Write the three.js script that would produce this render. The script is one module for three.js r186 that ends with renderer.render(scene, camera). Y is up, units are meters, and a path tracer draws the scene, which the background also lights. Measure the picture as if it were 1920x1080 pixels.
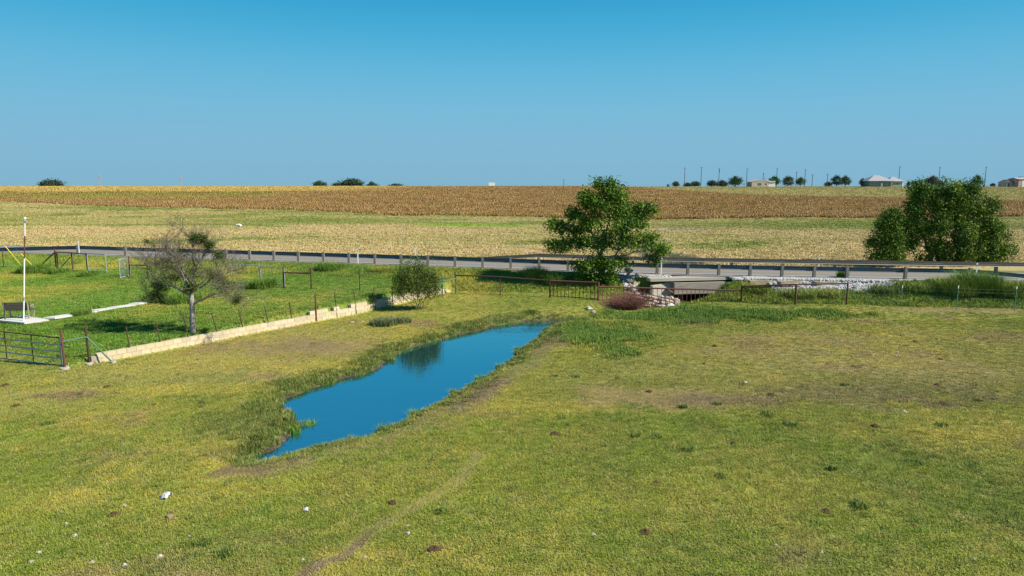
import * as THREE from 'three';
import { ImprovedNoise } from 'three/addons/math/ImprovedNoise.js';
import { mergeGeometries } from 'three/addons/utils/BufferGeometryUtils.js';

// ------------------------------------------------------------------ camera, sky, sun, exposure
const EXPOSURE = 1.88;
const renderer = new THREE.WebGLRenderer({ antialias: true });
renderer.toneMapping = THREE.LinearToneMapping;
renderer.toneMappingExposure = EXPOSURE;
renderer.shadowMap.enabled = true;
const scene = new THREE.Scene();
const camera = new THREE.PerspectiveCamera(45.11, 16 / 9, 0.1, 12000);
camera.position.set(0, 7.2, 0);
camera.rotation.x = -Math.atan(191 / 1300);

const lin = c => (c /= 255, c <= 0.04045 ? c / 12.92 : Math.pow((c + 0.055) / 1.055, 2.4));
{
  const stops = [[-90, 128, 172, 192], [0, 131, 180, 206], [3, 131, 184, 212], [6, 121, 186, 218], [9, 101, 182, 219], [12, 73, 172, 214], [15, 50, 157, 207], [28, 28, 132, 194], [50, 18, 105, 176], [90, 14, 86, 158]];
  const W = 8, Hh = 1024, data = new Float32Array(W * Hh * 4);
  for (let j = 0; j < Hh; j++) {
    const el = ((j + 0.5) / Hh - 0.5) * 180;
    let k = 0; while (k < stops.length - 2 && el > stops[k + 1][0]) k++;
    const a = stops[k], b = stops[k + 1], t = Math.min(1, Math.max(0, (el - a[0]) / (b[0] - a[0])));
    for (let i = 0; i < W; i++) {
      const o = (j * W + i) * 4;
      for (let c = 0; c < 3; c++) data[o + c] = lin(a[c + 1] + (b[c + 1] - a[c + 1]) * t) / EXPOSURE;
      data[o + 3] = 1;
    }
  }
  const sky = new THREE.DataTexture(data, W, Hh, THREE.RGBAFormat, THREE.FloatType);
  sky.mapping = THREE.EquirectangularReflectionMapping;
  sky.magFilter = sky.minFilter = THREE.LinearFilter;
  sky.needsUpdate = true;
  scene.background = sky; scene.environment = sky;
}
const sun = new THREE.DirectionalLight(new THREE.Color(1, 0.93, 0.8), 4.2);
sun.position.set(85, 72, 24 - 40); sun.target.position.set(0, 0, -40);
sun.castShadow = true; sun.shadow.mapSize.set(4096, 4096);
Object.assign(sun.shadow.camera, { left: -70, right: 70, top: 70, bottom: -70, near: 1, far: 260 });
scene.add(sun, sun.target);

// ------------------------------------------------------------------ helpers
function mulberry(a) { return () => { a |= 0; a = a + 0x6D2B79F5 | 0; let t = Math.imul(a ^ a >>> 15, 1 | a); t = t + Math.imul(t ^ t >>> 7, 61 | t) ^ t; return ((t ^ t >>> 14) >>> 0) / 4294967296; }; }
let R = mulberry(7);
const rr = (a, b) => a + (b - a) * R();
const gs = () => (R() + R() + R() + R() - 2) * 0.866;
const V = (x, y, z) => new THREE.Vector3(x, y, z);
const perlin = new ImprovedNoise();
const ns = (x, y, k = 0) => perlin.noise(x + 311.7, y + 173.3, k + 0.5);
const fbm = (x, y, k = 0) => ns(x, y, k) + 0.5 * ns(x * 2.03, y * 2.03, k + 7) + 0.25 * ns(x * 4.1, y * 4.1, k + 13);
const clamp = (x, a = 0, b = 1) => x < a ? a : x > b ? b : x;
const sm = (a, b, x) => { const t = clamp((x - a) / (b - a)); return t * t * (3 - 2 * t); };
const ln = (a, b, x) => clamp((x - a) / (b - a));
const mix = (a, b, t) => [a[0] + (b[0] - a[0]) * t, a[1] + (b[1] - a[1]) * t, a[2] + (b[2] - a[2]) * t];
const table = (T, x) => { if (x <= T[0][0]) return T[0][1]; for (let i = 1; i < T.length; i++) if (x < T[i][0]) { const a = T[i - 1], b = T[i]; return a[1] + (b[1] - a[1]) * (x - a[0]) / (b[0] - a[0]); } return T[T.length - 1][1]; };
const used = {};
const numbered = n => { const k = used[n] = (used[n] ?? -1) + 1; return k ? `${n}_${String(k).padStart(3, '0')}` : n; };
function tag(o, label, category, group, kind) { if (label) o.userData.label = label; if (category) o.userData.category = category; if (group) o.userData.group = group; if (kind) o.userData.kind = kind; return o; }
function shade(o) { o.castShadow = o.receiveShadow = true; return o; }
function part(name, geo, m, parent) { const o = shade(new THREE.Mesh(geo, m)); o.name = name; parent.add(o); return o; }
function thing(name, label, category, p = [0, 0, 0], turn = 0, group) {
  const o = new THREE.Group(); o.name = numbered(name); scene.add(o); o.position.set(...p); o.rotation.y = turn;
  return tag(o, label, category, group);
}
function solo(name, geo, m, label, category, group, kind) { const o = shade(new THREE.Mesh(geo, m)); o.name = numbered(name); scene.add(o); return tag(o, label, category, group, kind); }
const mat = (r, g, b, rough = 0.9, more = {}) => new THREE.MeshStandardMaterial({ color: new THREE.Color().setRGB(r, g, b), roughness: rough, side: THREE.DoubleSide, ...more });
// a tapered tube through points; radii one for each point
function taper(pts, rad, sides = 6) {
  const pos = [], idx = [], n = pts.length; let prevU = null;
  for (let i = 0; i < n; i++) {
    const t = V().subVectors(pts[Math.min(i + 1, n - 1)], pts[Math.max(i - 1, 0)]).normalize();
    let u = prevU ? prevU.clone().addScaledVector(t, -prevU.dot(t)) : V().crossVectors(t, Math.abs(t.y) > 0.9 ? V(1, 0, 0) : V(0, 1, 0));
    u.normalize(); prevU = u; const w = V().crossVectors(t, u);
    for (let k = 0; k < sides; k++) { const a = k / sides * 6.2832, c = Math.cos(a) * rad[i], s = Math.sin(a) * rad[i]; pos.push(pts[i].x + u.x * c + w.x * s, pts[i].y + u.y * c + w.y * s, pts[i].z + u.z * c + w.z * s); }
  }
  for (let i = 0; i < n - 1; i++) for (let k = 0; k < sides; k++) { const a = i * sides + k, b = i * sides + (k + 1) % sides, c = a + sides, d = b + sides; idx.push(a, c, b, b, c, d); }
  for (let k = 1; k < sides - 1; k++) { idx.push(0, k, k + 1); const o = (n - 1) * sides; idx.push(o, o + k + 1, o + k); }
  const g = new THREE.BufferGeometry(); g.setAttribute('position', new THREE.Float32BufferAttribute(pos, 3)); g.setIndex(idx); g.computeVertexNormals(); return g;
}
const rod = (a, b, r, sides = 7) => taper([V(...a), V(...b)], [r, r], sides);
const box = (w, h, d, x = 0, y = 0, z = 0) => new THREE.BoxGeometry(w, h, d).translate(x, y, z);
const strip = g => { const o = g.index ? g.toNonIndexed() : g; for (const k of Object.keys(o.attributes)) if (k !== 'position' && k !== 'normal') o.deleteAttribute(k); return o; };
const merge = list => mergeGeometries(list.map(strip));
// tileable-looking mottled grey for wear and fine relief
function mottle(size, f, lo, hi, seed, pw = 1) {
  const d = new Uint8Array(size * size * 4);
  for (let j = 0; j < size; j++) for (let i = 0; i < size; i++) {
    const x = i / size, y = j / size; let n = 0;
    for (const [dx, w] of [[0, 1 - x], [1, x]]) for (const [dy, q] of [[0, 1 - y], [1, y]]) n += w * q * fbm((x - dx) * f, (y - dy) * f, seed);
    const v = lo + (hi - lo) * Math.pow(clamp(0.5 + n * 0.75), pw), o = (j * size + i) * 4;
    d[o] = d[o + 1] = d[o + 2] = v * 255; d[o + 3] = 255;
  }
  const t = new THREE.DataTexture(d, size, size); t.magFilter = THREE.LinearFilter; t.minFilter = THREE.LinearMipmapLinearFilter; t.generateMipmaps = true; t.wrapS = t.wrapT = THREE.RepeatWrapping; t.needsUpdate = true; return t;
}
const mottleA = mottle(256, 9, 0.55, 1.0, 3), mottleB = mottle(256, 22, 0.5, 1.0, 9);

// ------------------------------------------------------------------ lie of the land (d = metres in front of the origin, -z)
const railD = x => { const q = clamp(x, -50, 50); return 50 - 0.19 * q + 0.0008 * q * q + (x - q) * (-0.19 + 0.0016 * q); };
const roadH = x => { const t = (8 - x + Math.sqrt((8 - x) * (8 - x) + 16)) / 2; return 1.12 + 0.24 * (1 - Math.exp(-t / 10)) + 0.0045 * t; };
const camber = s => 0.045 * clamp(s, 0, 9);      // the road falls away towards the field
const PROFILE = [[0, 0.3], [62, 0.8], [120, 0.85], [160, 1.25], [250, 3.6], [330, 5.6], [400, 6.55], [470, 6.9], [560, 6.7], [800, 3], [2500, -10], [9000, -40]];
const POND = [[-7.3, 18.3], [-7.0, 18.8], [-6.7, 19.27], [-6.73, 19.96], [-6.65, 20.74], [-6.42, 20.9], [-6.88, 21.48], [-7.28, 22.12], [-7.78, 22.78], [-8.04, 23.86], [-7.79, 24.5], [-7.26, 25.39], [-6.68, 26.34], [-5.83, 27.28], [-5.45, 28.11], [-5.45, 28.99], [-5.24, 29.93], [-4.83, 31.45], [-4.1, 32.55], [-3.08, 34.09], [-1.94, 35.38], [-1.01, 36.77], [0.0, 37.65], [1.2, 38.2], [2.2, 38.35], [2.75, 38.1], [2.45, 37.3], [2.0, 36.5], [1.6, 35.38], [1.34, 34.09], [0.63, 31.99], [0.05, 29.74], [-0.55, 27.77], [-1.15, 26.34], [-1.79, 25.04], [-2.36, 23.74], [-2.89, 22.67], [-3.39, 21.74], [-3.7, 20.98], [-4.01, 20.41], [-4.33, 19.96], [-4.89, 19.61], [-5.58, 19.27], [-6.08, 18.86], [-6.45, 18.35], [-6.85, 18.08]];
const WATER = -0.3;
function pondDist(x, d) {            // metres to the waterline, negative in the water
  if (x < -14 || x > 10 || d < 12 || d > 45) return 9;
  let best = 1e9, inside = false;
  for (let i = 0, j = POND.length - 1; i < POND.length; j = i++) {
    const [ax, ay] = POND[j], [bx, by] = POND[i], ex = bx - ax, ey = by - ay;
    const t = clamp(((x - ax) * ex + (d - ay) * ey) / (ex * ex + ey * ey)), px = x - ax - t * ex, py = d - ay - t * ey;
    best = Math.min(best, px * px + py * py);
    if ((by > d) !== (ay > d) && x < (ax - bx) * (d - by) / (ay - by) + bx) inside = !inside;
  }
  return (inside ? -1 : 1) * Math.sqrt(best) + 0.14 * ns(x * 2.2, d * 2.2, 4) + 0.07 * ns(x * 6, d * 6, 5);
}
const CREEK = [[4.0, 38.4, -0.24], [7.5, 41.2, -0.22], [10.8, 44.6, -0.5], [13, 48.3, -0.9], [13, 61, -0.8], [11, 80, 0.15], [5, 110, 0.55], [-10, 125, 0.7]];
const CUT = [10.9, 15.5];            // the culvert's two cells
function wallCoords(x, d) { return [((x + 17.1) * 8.2 + (d - 27.75) * 11.1) / 13.8, ((x + 17.1) * -11.1 + (d - 27.75) * 8.2) / 13.8]; }
function ground(x, d) {
  const [al, sd] = wallCoords(x, d), s = d - railD(x), rh = roadH(x);
  let y;
  if (s < 2) {
    const hp = 0.28 * sm(37, 46, d) * (1 - sm(4, 12, x)) * sm(-40, -10, x) + 0.1 * sm(8, 20, x) * sm(36, 42, d);
    const hl = 0.38 + 0.034 * Math.max(0, d - 28);
    const L = al < 21.8 ? sm(-0.05, 0.25, sd) * sm(-2.6, 0.6, al) : sm(-0.05, 0.25 + (al - 21.8) * 0.8, sd);
    y = hp + (hl - hp) * L + 0.05 * ns(x * 0.35, d * 0.35) + 0.02 * ns(x * 1.3, d * 1.3, 3);
    const W = 4.2 - sm(0, 16, x);
    const shore = sm(15.4, 15.8, x) * sm(24.6, 23.6, x), ramp = ln(-1.3 - W, -1.3, s);
    y += (rh - 0.06 - camber(s) - y) * (ramp + (Math.min(ramp, 0.5 * ln(-1.3 - W, -1.65, s) + 0.5 * sm(-1.45, -1.25, s)) - ramp) * shore);
  } else y = rh - 0.06 - camber(s) + (table(PROFILE, d) - rh + 0.06 + camber(s) + 0.25 * ns(x * 0.012, d * 0.012) + 0.05 * ns(x * 0.1, d * 0.1)) * sm(8.8, 14, s);
  if (d > 37 && d < 130 && x > -16 && x < 22) {
    let best = 99, bed = 0, wide = 1.2;
    for (let i = 0; i < CREEK.length - 1; i++) {
      const [ax, ay, ah] = CREEK[i], [bx, by, bh] = CREEK[i + 1], ex = bx - ax, ey = by - ay, t = clamp(((x - ax) * ex + (d - ay) * ey) / (ex * ex + ey * ey));
      const q = Math.hypot(x - ax - t * ex, d - ay - t * ey); if (q < best) { best = q; bed = ah + (bh - ah) * t; wide = 1.0 + 4.2 * sm(43.5, 46.5, d) - 1.5 * sm(62, 70, d) + 3 * sm(70, 90, d); }
    }
    if (s > -1.5 && s < 10.4) { if (x > CUT[0] - 0.1 && x < CUT[1] + 0.1) y = -0.9; }
    else { const t = ln(wide * 0.5, wide * 0.5 + (d > 45 && d < 60 ? 0.8 : 1.6), best); y = Math.min(y, bed + Math.max(0, y - bed) * t); }
  }
  const e = pondDist(x, d);
  if (e < 1.3) y = e < 0 ? WATER - 0.03 - 0.5 * sm(0, 1.2, -e) : Math.min(y, WATER - 0.03 + (y - WATER + 0.03) * (1 - Math.pow(1 - e / 1.3, 2.2)));
  return y;
}

// ------------------------------------------------------------------ what the ground is covered with
const G1 = [0.2, 0.245, 0.016], G2 = [0.115, 0.165, 0.013], YEL = [0.38, 0.325, 0.046], BRN = [0.28, 0.2, 0.075], LUSH = [0.105, 0.185, 0.02], BANK = [0.105, 0.14, 0.022], MUD = [0.075, 0.055, 0.03], LAWN = [0.105, 0.215, 0.014], VERGE = [0.175, 0.23, 0.018];
const SOIL = [0.185, 0.13, 0.068];
const TAN = [0.38, 0.3, 0.095];
const PATCH = [[-12.5, 26.5, 6.5, 3.2, TAN, 0.5], [-9.5, 32.5, 5, 3, TAN, 0.45], [-17, 22.5, 4, 2, TAN, 0.35], [11, 25.5, 10, 4, TAN, 0.42], [18, 31, 9, 4, TAN, 0.35], [-6, 13.2, 5, 1.6, G2, 0.4], [3, 12.6, 5, 1.5, G2, 0.35], [2.5, 18, 3, 1.6, G2, 0.3], [11, 16.5, 5, 2, G2, 0.3], [-11, 17, 4, 1.8, G2, 0.3], [-3, 16.2, 3, 1.2, YEL, 0.35], [6, 15.6, 4, 1.4, YEL, 0.3], [-9.2, 30.3, 3.4, 1.7, BRN, 0.8], [-7.9, 27.3, 2.6, 1.1, YEL, 0.8], [-11.5, 23.9, 4.2, 0.9, YEL, 0.8], [-15.2, 23.3, 1.4, 0.55, SOIL, 0.75], [-9.6, 30.6, 1.8, 0.8, SOIL, 0.45], [-13, 27.5, 4, 1.3, YEL, 0.5], [1.1, 22.1, 2.6, 1.0, YEL, 0.75], [5.2, 23.3, 3.6, 1.4, BRN, 0.7], [7.6, 22.7, 2.2, 0.9, SOIL, 0.7], [12.3, 23.5, 5, 1.5, SOIL, 0.5], [14.6, 22.3, 1.2, 0.5, SOIL, 0.6], [17, 27.2, 6, 2.2, BRN, 0.4], [9.5, 29.4, 5, 1.6, BRN, 0.4], [14.5, 33, 6, 1.2, BRN, 0.35], [4.2, 30.5, 2.5, 1.6, YEL, 0.45],
  [4.3, 33.2, 2.6, 4, LUSH, 0.95], [9.5, 38.6, 6.2, 2.4, LUSH, 1], [16, 38.3, 4.5, 1.7, LUSH, 0.8], [-8.4, 20.6, 1.7, 2.0, BANK, 0.75], [-2.6, 33.5, 2, 2.4, BANK, 0.3], [27, 39.6, 6, 0.8, BRN, 0.7], [-30, 46, 8, 3, YEL, 0.5], [-33, 41, 7, 4, YEL, 0.45], [-16, 29.5, 2, 1.2, YEL, 0.25]];
const TRAIL = [[-4.3, 11.2], [-3.9, 12.1], [-3.3, 12.9], [-2.85, 13.9], [-2.3, 14.7], [-1.6, 15.8], [-1.15, 16.7], [-0.9, 18]];
const lineDist = (L, x, d) => { let b = 99; for (let i = 0; i < L.length - 1; i++) { const [ax, ay] = L[i], ex = L[i + 1][0] - ax, ey = L[i + 1][1] - ay, t = clamp(((x - ax) * ex + (d - ay) * ey) / (ex * ex + ey * ey)); b = Math.min(b, Math.hypot(x - ax - t * ex, d - ay - t * ey)); } return b; };
// colour and sward height of what grows at a spot
function sward(x, d) {
  const [al, sd] = wallCoords(x, d), s = d - railD(x);
  const a = fbm(x * 0.16, d * 0.16, 1), b = fbm(x * 0.7, d * 0.7, 2), f = ns(x * 3.1, d * 3.1, 6);
  if (s > -1.15 && s < 8.6) return { c: [0.33, 0.3, 0.25], h: 0, k: 'road' };
  const lawn = sm(-0.1, 0.1, sd) * sm(-2.4, 0.2, al) * (s < 4 ? 1 : 0), verge = s > 4 ? 1 : sm(-5.6, -4.4, s + 0.4 * b);
  let c = mix(G1, G2, clamp(0.38 + 1.1 * b + 0.5 * f)); let h = 1, k = 'pasture';
  c = mix(c, YEL, clamp(0.34 + 0.65 * a + 0.5 * b + 0.42 * f, 0, 0.95));
  c = mix(c, BRN, 0.8 * sm(0.2, 0.62, 0.4 * a + 0.8 * fbm(x * 0.3 + 40, d * 0.45, 11)));
  const wob = 0.55 * b + 0.25 * f;
  for (const [px, pd, rx, rd, col, w] of PATCH) {
    if (Math.abs(x - px) > rx * 2 || Math.abs(d - pd) > rd * 2) continue;
    const t = w * (1 - sm(0.45, 1.3, Math.hypot((x - px) / rx, (d - pd) / rd) + wob));
    if (t > 0) { c = mix(c, col, t); if (col === LUSH) { h += 1.6 * t; if (t > 0.5) k = 'lush'; } else if (col === BRN) h -= 0.6 * t; else if (col === BANK) h += 0.5 * t; }
  }
  if (d < 19) { const t = lineDist(TRAIL, x, d); c = mix(c, mix(SOIL, BRN, sm(13, 15.5, d)), (0.9 - 0.4 * sm(13.5, 16.5, d)) * clamp(0.8 + b) * (1 - sm(0.05, 0.27, t + 0.16 * f))); if (t < 0.22) h *= 0.4; }
  const e = pondDist(x, d);
  if (e < 3) {
    const far = (x - (-7)) * 0.9 - (d - 18.3) * 0.42, right = far > 0;    // which bank
    const t = 1 - sm(right ? 0.55 : 0.35, right ? 1.35 : 1.5, e + 0.7 * b);
    c = mix(c, BANK, t * 0.95); h += t * (right ? 0.4 : 0.9); if (t > 0.5) k = 'bank';
    if (right && d < 33) { const q = sm(0.75, 1.05, e + 0.3 * b) * (1 - sm(1.35, 2.0, e + 0.3 * b)); c = mix(c, SOIL, q * clamp(0.5 + 0.7 * a + 0.6 * f)); h *= 1 - 0.4 * q; }
    if (e < 0.12 + 0.12 * f + 0.2 * ns(x * 1.3, d * 1.3, 9)) { c = MUD; h = e < 0.02 ? 0 : 0.4; }
  }
  if (lawn > 0.01) { let l = mix(LAWN, [0.145, 0.22, 0.02], clamp(0.45 + 0.9 * a + 0.4 * f)); l = mix(l, YEL, 0.7 * sm(0.2, 0.75, 0.7 * a + 0.25 * b + 0.45 * sm(-24, -34, x))); c = mix(c, l, lawn); h += (1.1 - h) * lawn; if (lawn > 0.5) k = 'lawn'; }
  if (verge > 0.01) { const l = mix(mix(VERGE, LUSH, clamp(0.3 + 1.2 * b)), YEL, 0.6 * sm(0.1, 0.6, a + 0.3 * f)); c = mix(c, l, verge); h += (2.4 + b - h) * verge; if (verge > 0.5) k = 'verge'; }
  return { c, h: Math.max(0, h), k };
}
const CROP_NEAR = [[-260, 262], [-160, 218], [-143, 208], [-121, 193], [-100, 182], [-74, 173], [-51, 166], [-39, 160], [-25, 148], [-11, 146], [4, 142], [20, 134], [35, 134], [57, 138], [78, 138], [106, 144], [300, 170]];
const CROP_FAR = [[60, 462], [66, 400], [70, 322], [87, 262], [114, 235], [155, 212], [300, 190]];
const STRAW = [0.46, 0.355, 0.15], STRAWG = [0.35, 0.31, 0.095], CROP = [0.285, 0.175, 0.055], CROP2 = [0.37, 0.245, 0.085], FGREEN = [0.17, 0.21, 0.025];
function field(x, d) {
  const a = fbm(x * 0.02, d * 0.035, 21), b = fbm(x * 0.09, d * 0.16, 22), f = ns(x * 0.6, d * 0.9, 23), row = ns(x * 0.015, d * 0.55, 24);
  const near = table(CROP_NEAR, x) + 3.5 * b + 2.5 * f, far = table(CROP_FAR, x) + 6 * a;
  let c, crop = 0;
  if (d > near && d < far) {
    crop = 1; c = mix(CROP, CROP2, clamp(0.3 + 0.7 * b + 0.5 * row + 0.3 * f));
    const tan = sm(285, 310, d + 14 * a) * sm(-40, -95, x); c = mix(c, [0.5, 0.37, 0.1], 0.85 * tan);
    const g = sm(228, 244, d + 6 * b) * (1 - sm(272, 292, d + 8 * b)) * sm(-70, -110, x) * (1 - 0.5 * sm(-165, -185, x)); c = mix(c, [0.24, 0.27, 0.03], g * clamp(0.7 + b)); if (g > 0.5) crop = 0.6;
    if (d > 440) c = mix(c, STRAWG, 0.6);
  } else if (d >= far) c = mix(STRAWG, mix(STRAW, FGREEN, 0.3), clamp(0.4 + 0.6 * b + 0.4 * a + 0.3 * f));
  else {
    c = mix(STRAW, STRAWG, clamp(0.25 + 1.1 * a + 0.35 * b + 0.25 * row + 0.9 * sm(92, 128, d + 8 * b)));
    c = mix(c, FGREEN, 0.75 * sm(0.12, 0.5, b + 0.45 * a - 0.22 + 0.35 * sm(98, 112, d)));
    const gp = (px, pd, rx, rd) => 1 - sm(0.6, 1.2, Math.hypot((x - px) / rx, (d - pd) / rd) + 0.5 * b);
    c = mix(c, [0.22, 0.33, 0.02], 0.9 * gp(-6, 117, 9, 6)); c = mix(c, LUSH, 0.7 * gp(-13, 131, 5, 2)); c = mix(c, LUSH, 0.6 * gp(2, 121, 5, 2.2));
    c = mix(c, FGREEN, 0.75 * gp(62, 113, 40, 13)); c = mix(c, FGREEN, 0.6 * gp(-40, 128, 22, 9)); c = mix(c, [0.4, 0.37, 0.32], 0.7 * gp(24, 104, 4, 1.1));
  }
  return { c, crop };
}

// ------------------------------------------------------------------ ground sheets
const soilBump = mottle(512, 40, 0, 1, 31);
function sheet(name, xs, ds, keep, material, uvOf) {
  const pos = [], uv = [], idx = [], nx = xs.length, nd = ds.length;
  for (let j = 0; j < nd; j++) for (let i = 0; i < nx; i++) { const x = xs[i], d = ds[j]; pos.push(x, keep ? ground(x, d) - keep(x, d) : ground(x, d), -d); uv.push(...uvOf(x, d)); }
  for (let j = 0; j < nd - 1; j++) for (let i = 0; i < nx - 1; i++) {
    const x = (xs[i] + xs[i + 1]) / 2, d = (ds[j] + ds[j + 1]) / 2;
    if (keep && keep(x, d) > 1) continue;
    const a = j * nx + i; idx.push(a, a + 1, a + nx, a + 1, a + nx + 1, a + nx);
  }
  const g = new THREE.BufferGeometry(); g.setAttribute('position', new THREE.Float32BufferAttribute(pos, 3)); g.setAttribute('uv', new THREE.Float32BufferAttribute(uv, 2)); g.setIndex(idx); g.computeVertexNormals();
  return solo(name, g, material, null, null, null, 'structure');
}
const span = (...parts) => { const o = []; for (const [a, b, n] of parts) for (let k = 0; k < n; k++) o.push(a + (b - a) * k / n); o.push(parts[parts.length - 1][1]); return o; };
function colourMap(w, h, x0, x1, d0, d1, f) {
  const px = new Uint8Array(w * h * 4), enc = v => 255 * (v <= 0.0031308 ? v * 12.92 : 1.055 * Math.pow(v, 1 / 2.4) - 0.055);
  for (let j = 0; j < h; j++) for (let i = 0; i < w; i++) {
    const c = f(x0 + (x1 - x0) * (i + 0.5) / w, d0 + (d1 - d0) * (j + 0.5) / h), o = (j * w + i) * 4;
    for (let k = 0; k < 3; k++) px[o + k] = enc(c[k]); px[o + 3] = 255;
  }
  const t = new THREE.DataTexture(px, w, h); t.colorSpace = THREE.SRGBColorSpace; t.magFilter = THREE.LinearFilter; t.minFilter = THREE.LinearMipmapLinearFilter; t.generateMipmaps = true; t.needsUpdate = true; return t;
}
const grain = (c, R1, amp) => { const j = 1 - amp + 2 * amp * R1(); return [c[0] * j, c[1] * j, c[2] * j]; };
const NEAR = [-64, 64, 6, 78], FIELD = [-380, 380, 60, 480];
{
  const r1 = mulberry(99);
  const nearMap = colourMap(2048, 1152, ...NEAR, (x, d) => {
    if (d - railD(x) > 10) return grain(field(x, d).c, r1, 0.2);
    const w = sward(x, d), thatch = 0.45 + 0.25 * ns(x * 5, d * 5, 8);
    return grain(w.k === 'road' ? w.c : mix(w.c, [0.2, 0.155, 0.07], 0.35 * clamp(thatch)), r1, 0.22);
  });
  const bump = soilBump.clone(); bump.repeat.set(60, 34); bump.needsUpdate = true;
  sheet('pasture', span([-64, -20, 74], [-20, 20, 200], [20, 64, 74]), span([6, 14, 16], [14, 46, 160], [46, 78, 90]), null,
    mat(1, 1, 1, 1, { map: nearMap, bumpMap: bump, bumpScale: 0.04 }), (x, d) => [(x - NEAR[0]) / (NEAR[1] - NEAR[0]), (d - NEAR[2]) / (NEAR[3] - NEAR[2])]);
  const farMap = colourMap(2048, 1024, ...FIELD, (x, d) => grain(field(x, d).c, r1, 0.16));
  const inNear = (x, d) => x > -64 && x < 64 && d < 78 ? (x > -63 && x < 63 && d < 77 ? 1.5 : 0.05) : 0;
  const bump2 = soilBump.clone(); bump2.repeat.set(180, 100); bump2.needsUpdate = true;
  sheet('field', span([-380, -64, 80], [-64, 64, 64], [64, 380, 80]), span([60, 77, 8], [77, 160, 80], [160, 480, 130]), inNear, mat(1, 1, 1, 1, { map: farMap, bumpMap: bump2, bumpScale: 0.12 }), (x, d) => [(x - FIELD[0]) / (FIELD[1] - FIELD[0]), (d - FIELD[2]) / (FIELD[3] - FIELD[2])]);
  // the country all round, out to the horizon
  const hole = (x, d) => (x > -379 && x < 379 && d > 61 && d < 479) || (x > -63 && x < 63 && d > 7 && d < 77) ? 1.5 : 0.06;
  const wide = [...span([-9000, -2000, 6], [-2000, -380, 12], [-380, -64, 20], [-64, 64, 24], [64, 380, 20], [380, 2000, 12], [2000, 9000, 6])];
  sheet('countryside', wide, span([-3000, -200, 10], [-200, 6, 10], [6, 60, 14], [60, 78, 6], [78, 480, 20], [480, 1200, 20], [1200, 9000, 12]), hole, mat(0.33, 0.29, 0.09, 1), () => [0, 0]);
}

// ------------------------------------------------------------------ pond
{
  const n = POND.length, s = new THREE.Shape();
  for (let i = 0; i < n; i++) {
    const a = POND[(i + n - 1) % n], b = POND[(i + 1) % n], l = Math.hypot(b[0] - a[0], b[1] - a[1]), nx = -(b[1] - a[1]) / l, ny = (b[0] - a[0]) / l;
    const p = [POND[i][0] + nx * 0.32, POND[i][1] + ny * 0.32]; i ? s.lineTo(...p) : s.moveTo(...p);
  }
  const g = new THREE.ShapeGeometry(s); g.rotateX(-Math.PI / 2); g.translate(0, WATER, 0);
  const rip = mottle(256, 14, 0.4, 0.6, 41); rip.repeat.set(0.16, 0.5);
  const water = new THREE.MeshPhysicalMaterial({ color: new THREE.Color().setRGB(0.17, 0.52, 0.54), metalness: 0.95, roughness: 0.035, bumpMap: rip, bumpScale: 0.009 });
  solo('pond_water', g, water, null, null, null, 'structure');
}

// ------------------------------------------------------------------ road
const roadMat = mat(0.215, 0.19, 0.16, 0.9, { map: mottleB.clone() }); roadMat.map.repeat.set(1, 1);
function ribbon(s0, s1, lift, x0 = -200, x1 = 200, step = 2) {
  const pos = [], uv = [], idx = []; let k = 0;
  for (let x = x0; x <= x1 + 1e-6; x += step, k++) { for (const s of [s0, s1]) { pos.push(x, roadH(x) + lift - camber(s), -(railD(x) + s)); uv.push(x * 0.3, s * 0.3); } if (k) { const a = k * 2 - 2; idx.push(a, a + 2, a + 1, a + 1, a + 2, a + 3); } }
  const g = new THREE.BufferGeometry(); g.setAttribute('position', new THREE.Float32BufferAttribute(pos, 3)); g.setAttribute('uv', new THREE.Float32BufferAttribute(uv, 2)); g.setIndex(idx); g.computeVertexNormals(); return g;
}
solo('road', merge([ribbon(-0.75, 0, 0), ribbon(0, 7.9, 0)]), roadMat, null, null, null, 'structure');
solo('road_edge_line', ribbon(0.8, 0.92, 0.005), mat(0.7, 0.7, 0.66), null, null, null, 'structure');
solo('road_edge_line', ribbon(6.8, 6.92, 0.005), mat(0.7, 0.7, 0.66), null, null, null, 'structure');
solo('road_centre_line', merge([ribbon(3.72, 3.82, 0.005), ribbon(3.97, 4.07, 0.005)]), mat(0.6, 0.42, 0.06), null, null, null, 'structure');

// ------------------------------------------------------------------ grass and crops that nobody could count
function clump(n, r, hgt, w, lean, seed) {
  const q = mulberry(seed), pos = [];
  for (let i = 0; i < n; i++) {
    const a = q() * 6.283, p = Math.sqrt(q()) * r, x = Math.cos(a) * p, z = Math.sin(a) * p, h = hgt * (0.5 + 0.7 * q()), t = q() * 6.283, l = lean * (0.3 + q()), dx = Math.cos(t), dz = Math.sin(t);
    const wx = -dz * w / 2, wz = dx * w / 2, mx = x + dx * l * h * 0.35, mz = z + dz * l * h * 0.35, tx = x + dx * l * h, tz = z + dz * l * h, ty = h * (1 - 0.25 * l);
    pos.push(x - wx, -0.02, z - wz, x + wx, -0.02, z + wz, mx + wx * 0.8, h * 0.55, mz + wz * 0.8, x - wx, -0.02, z - wz, mx + wx * 0.8, h * 0.55, mz + wz * 0.8, mx - wx * 0.8, h * 0.55, mz - wz * 0.8, mx - wx * 0.8, h * 0.55, mz - wz * 0.8, mx + wx * 0.8, h * 0.55, mz + wz * 0.8, tx, ty, tz);
  }
  const g = new THREE.BufferGeometry(); g.setAttribute('position', new THREE.Float32BufferAttribute(pos, 3)); g.computeVertexNormals(); return g;
}
const bladeMat = mat(1, 1, 1, 0.85);
const col = new THREE.Color();
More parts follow.
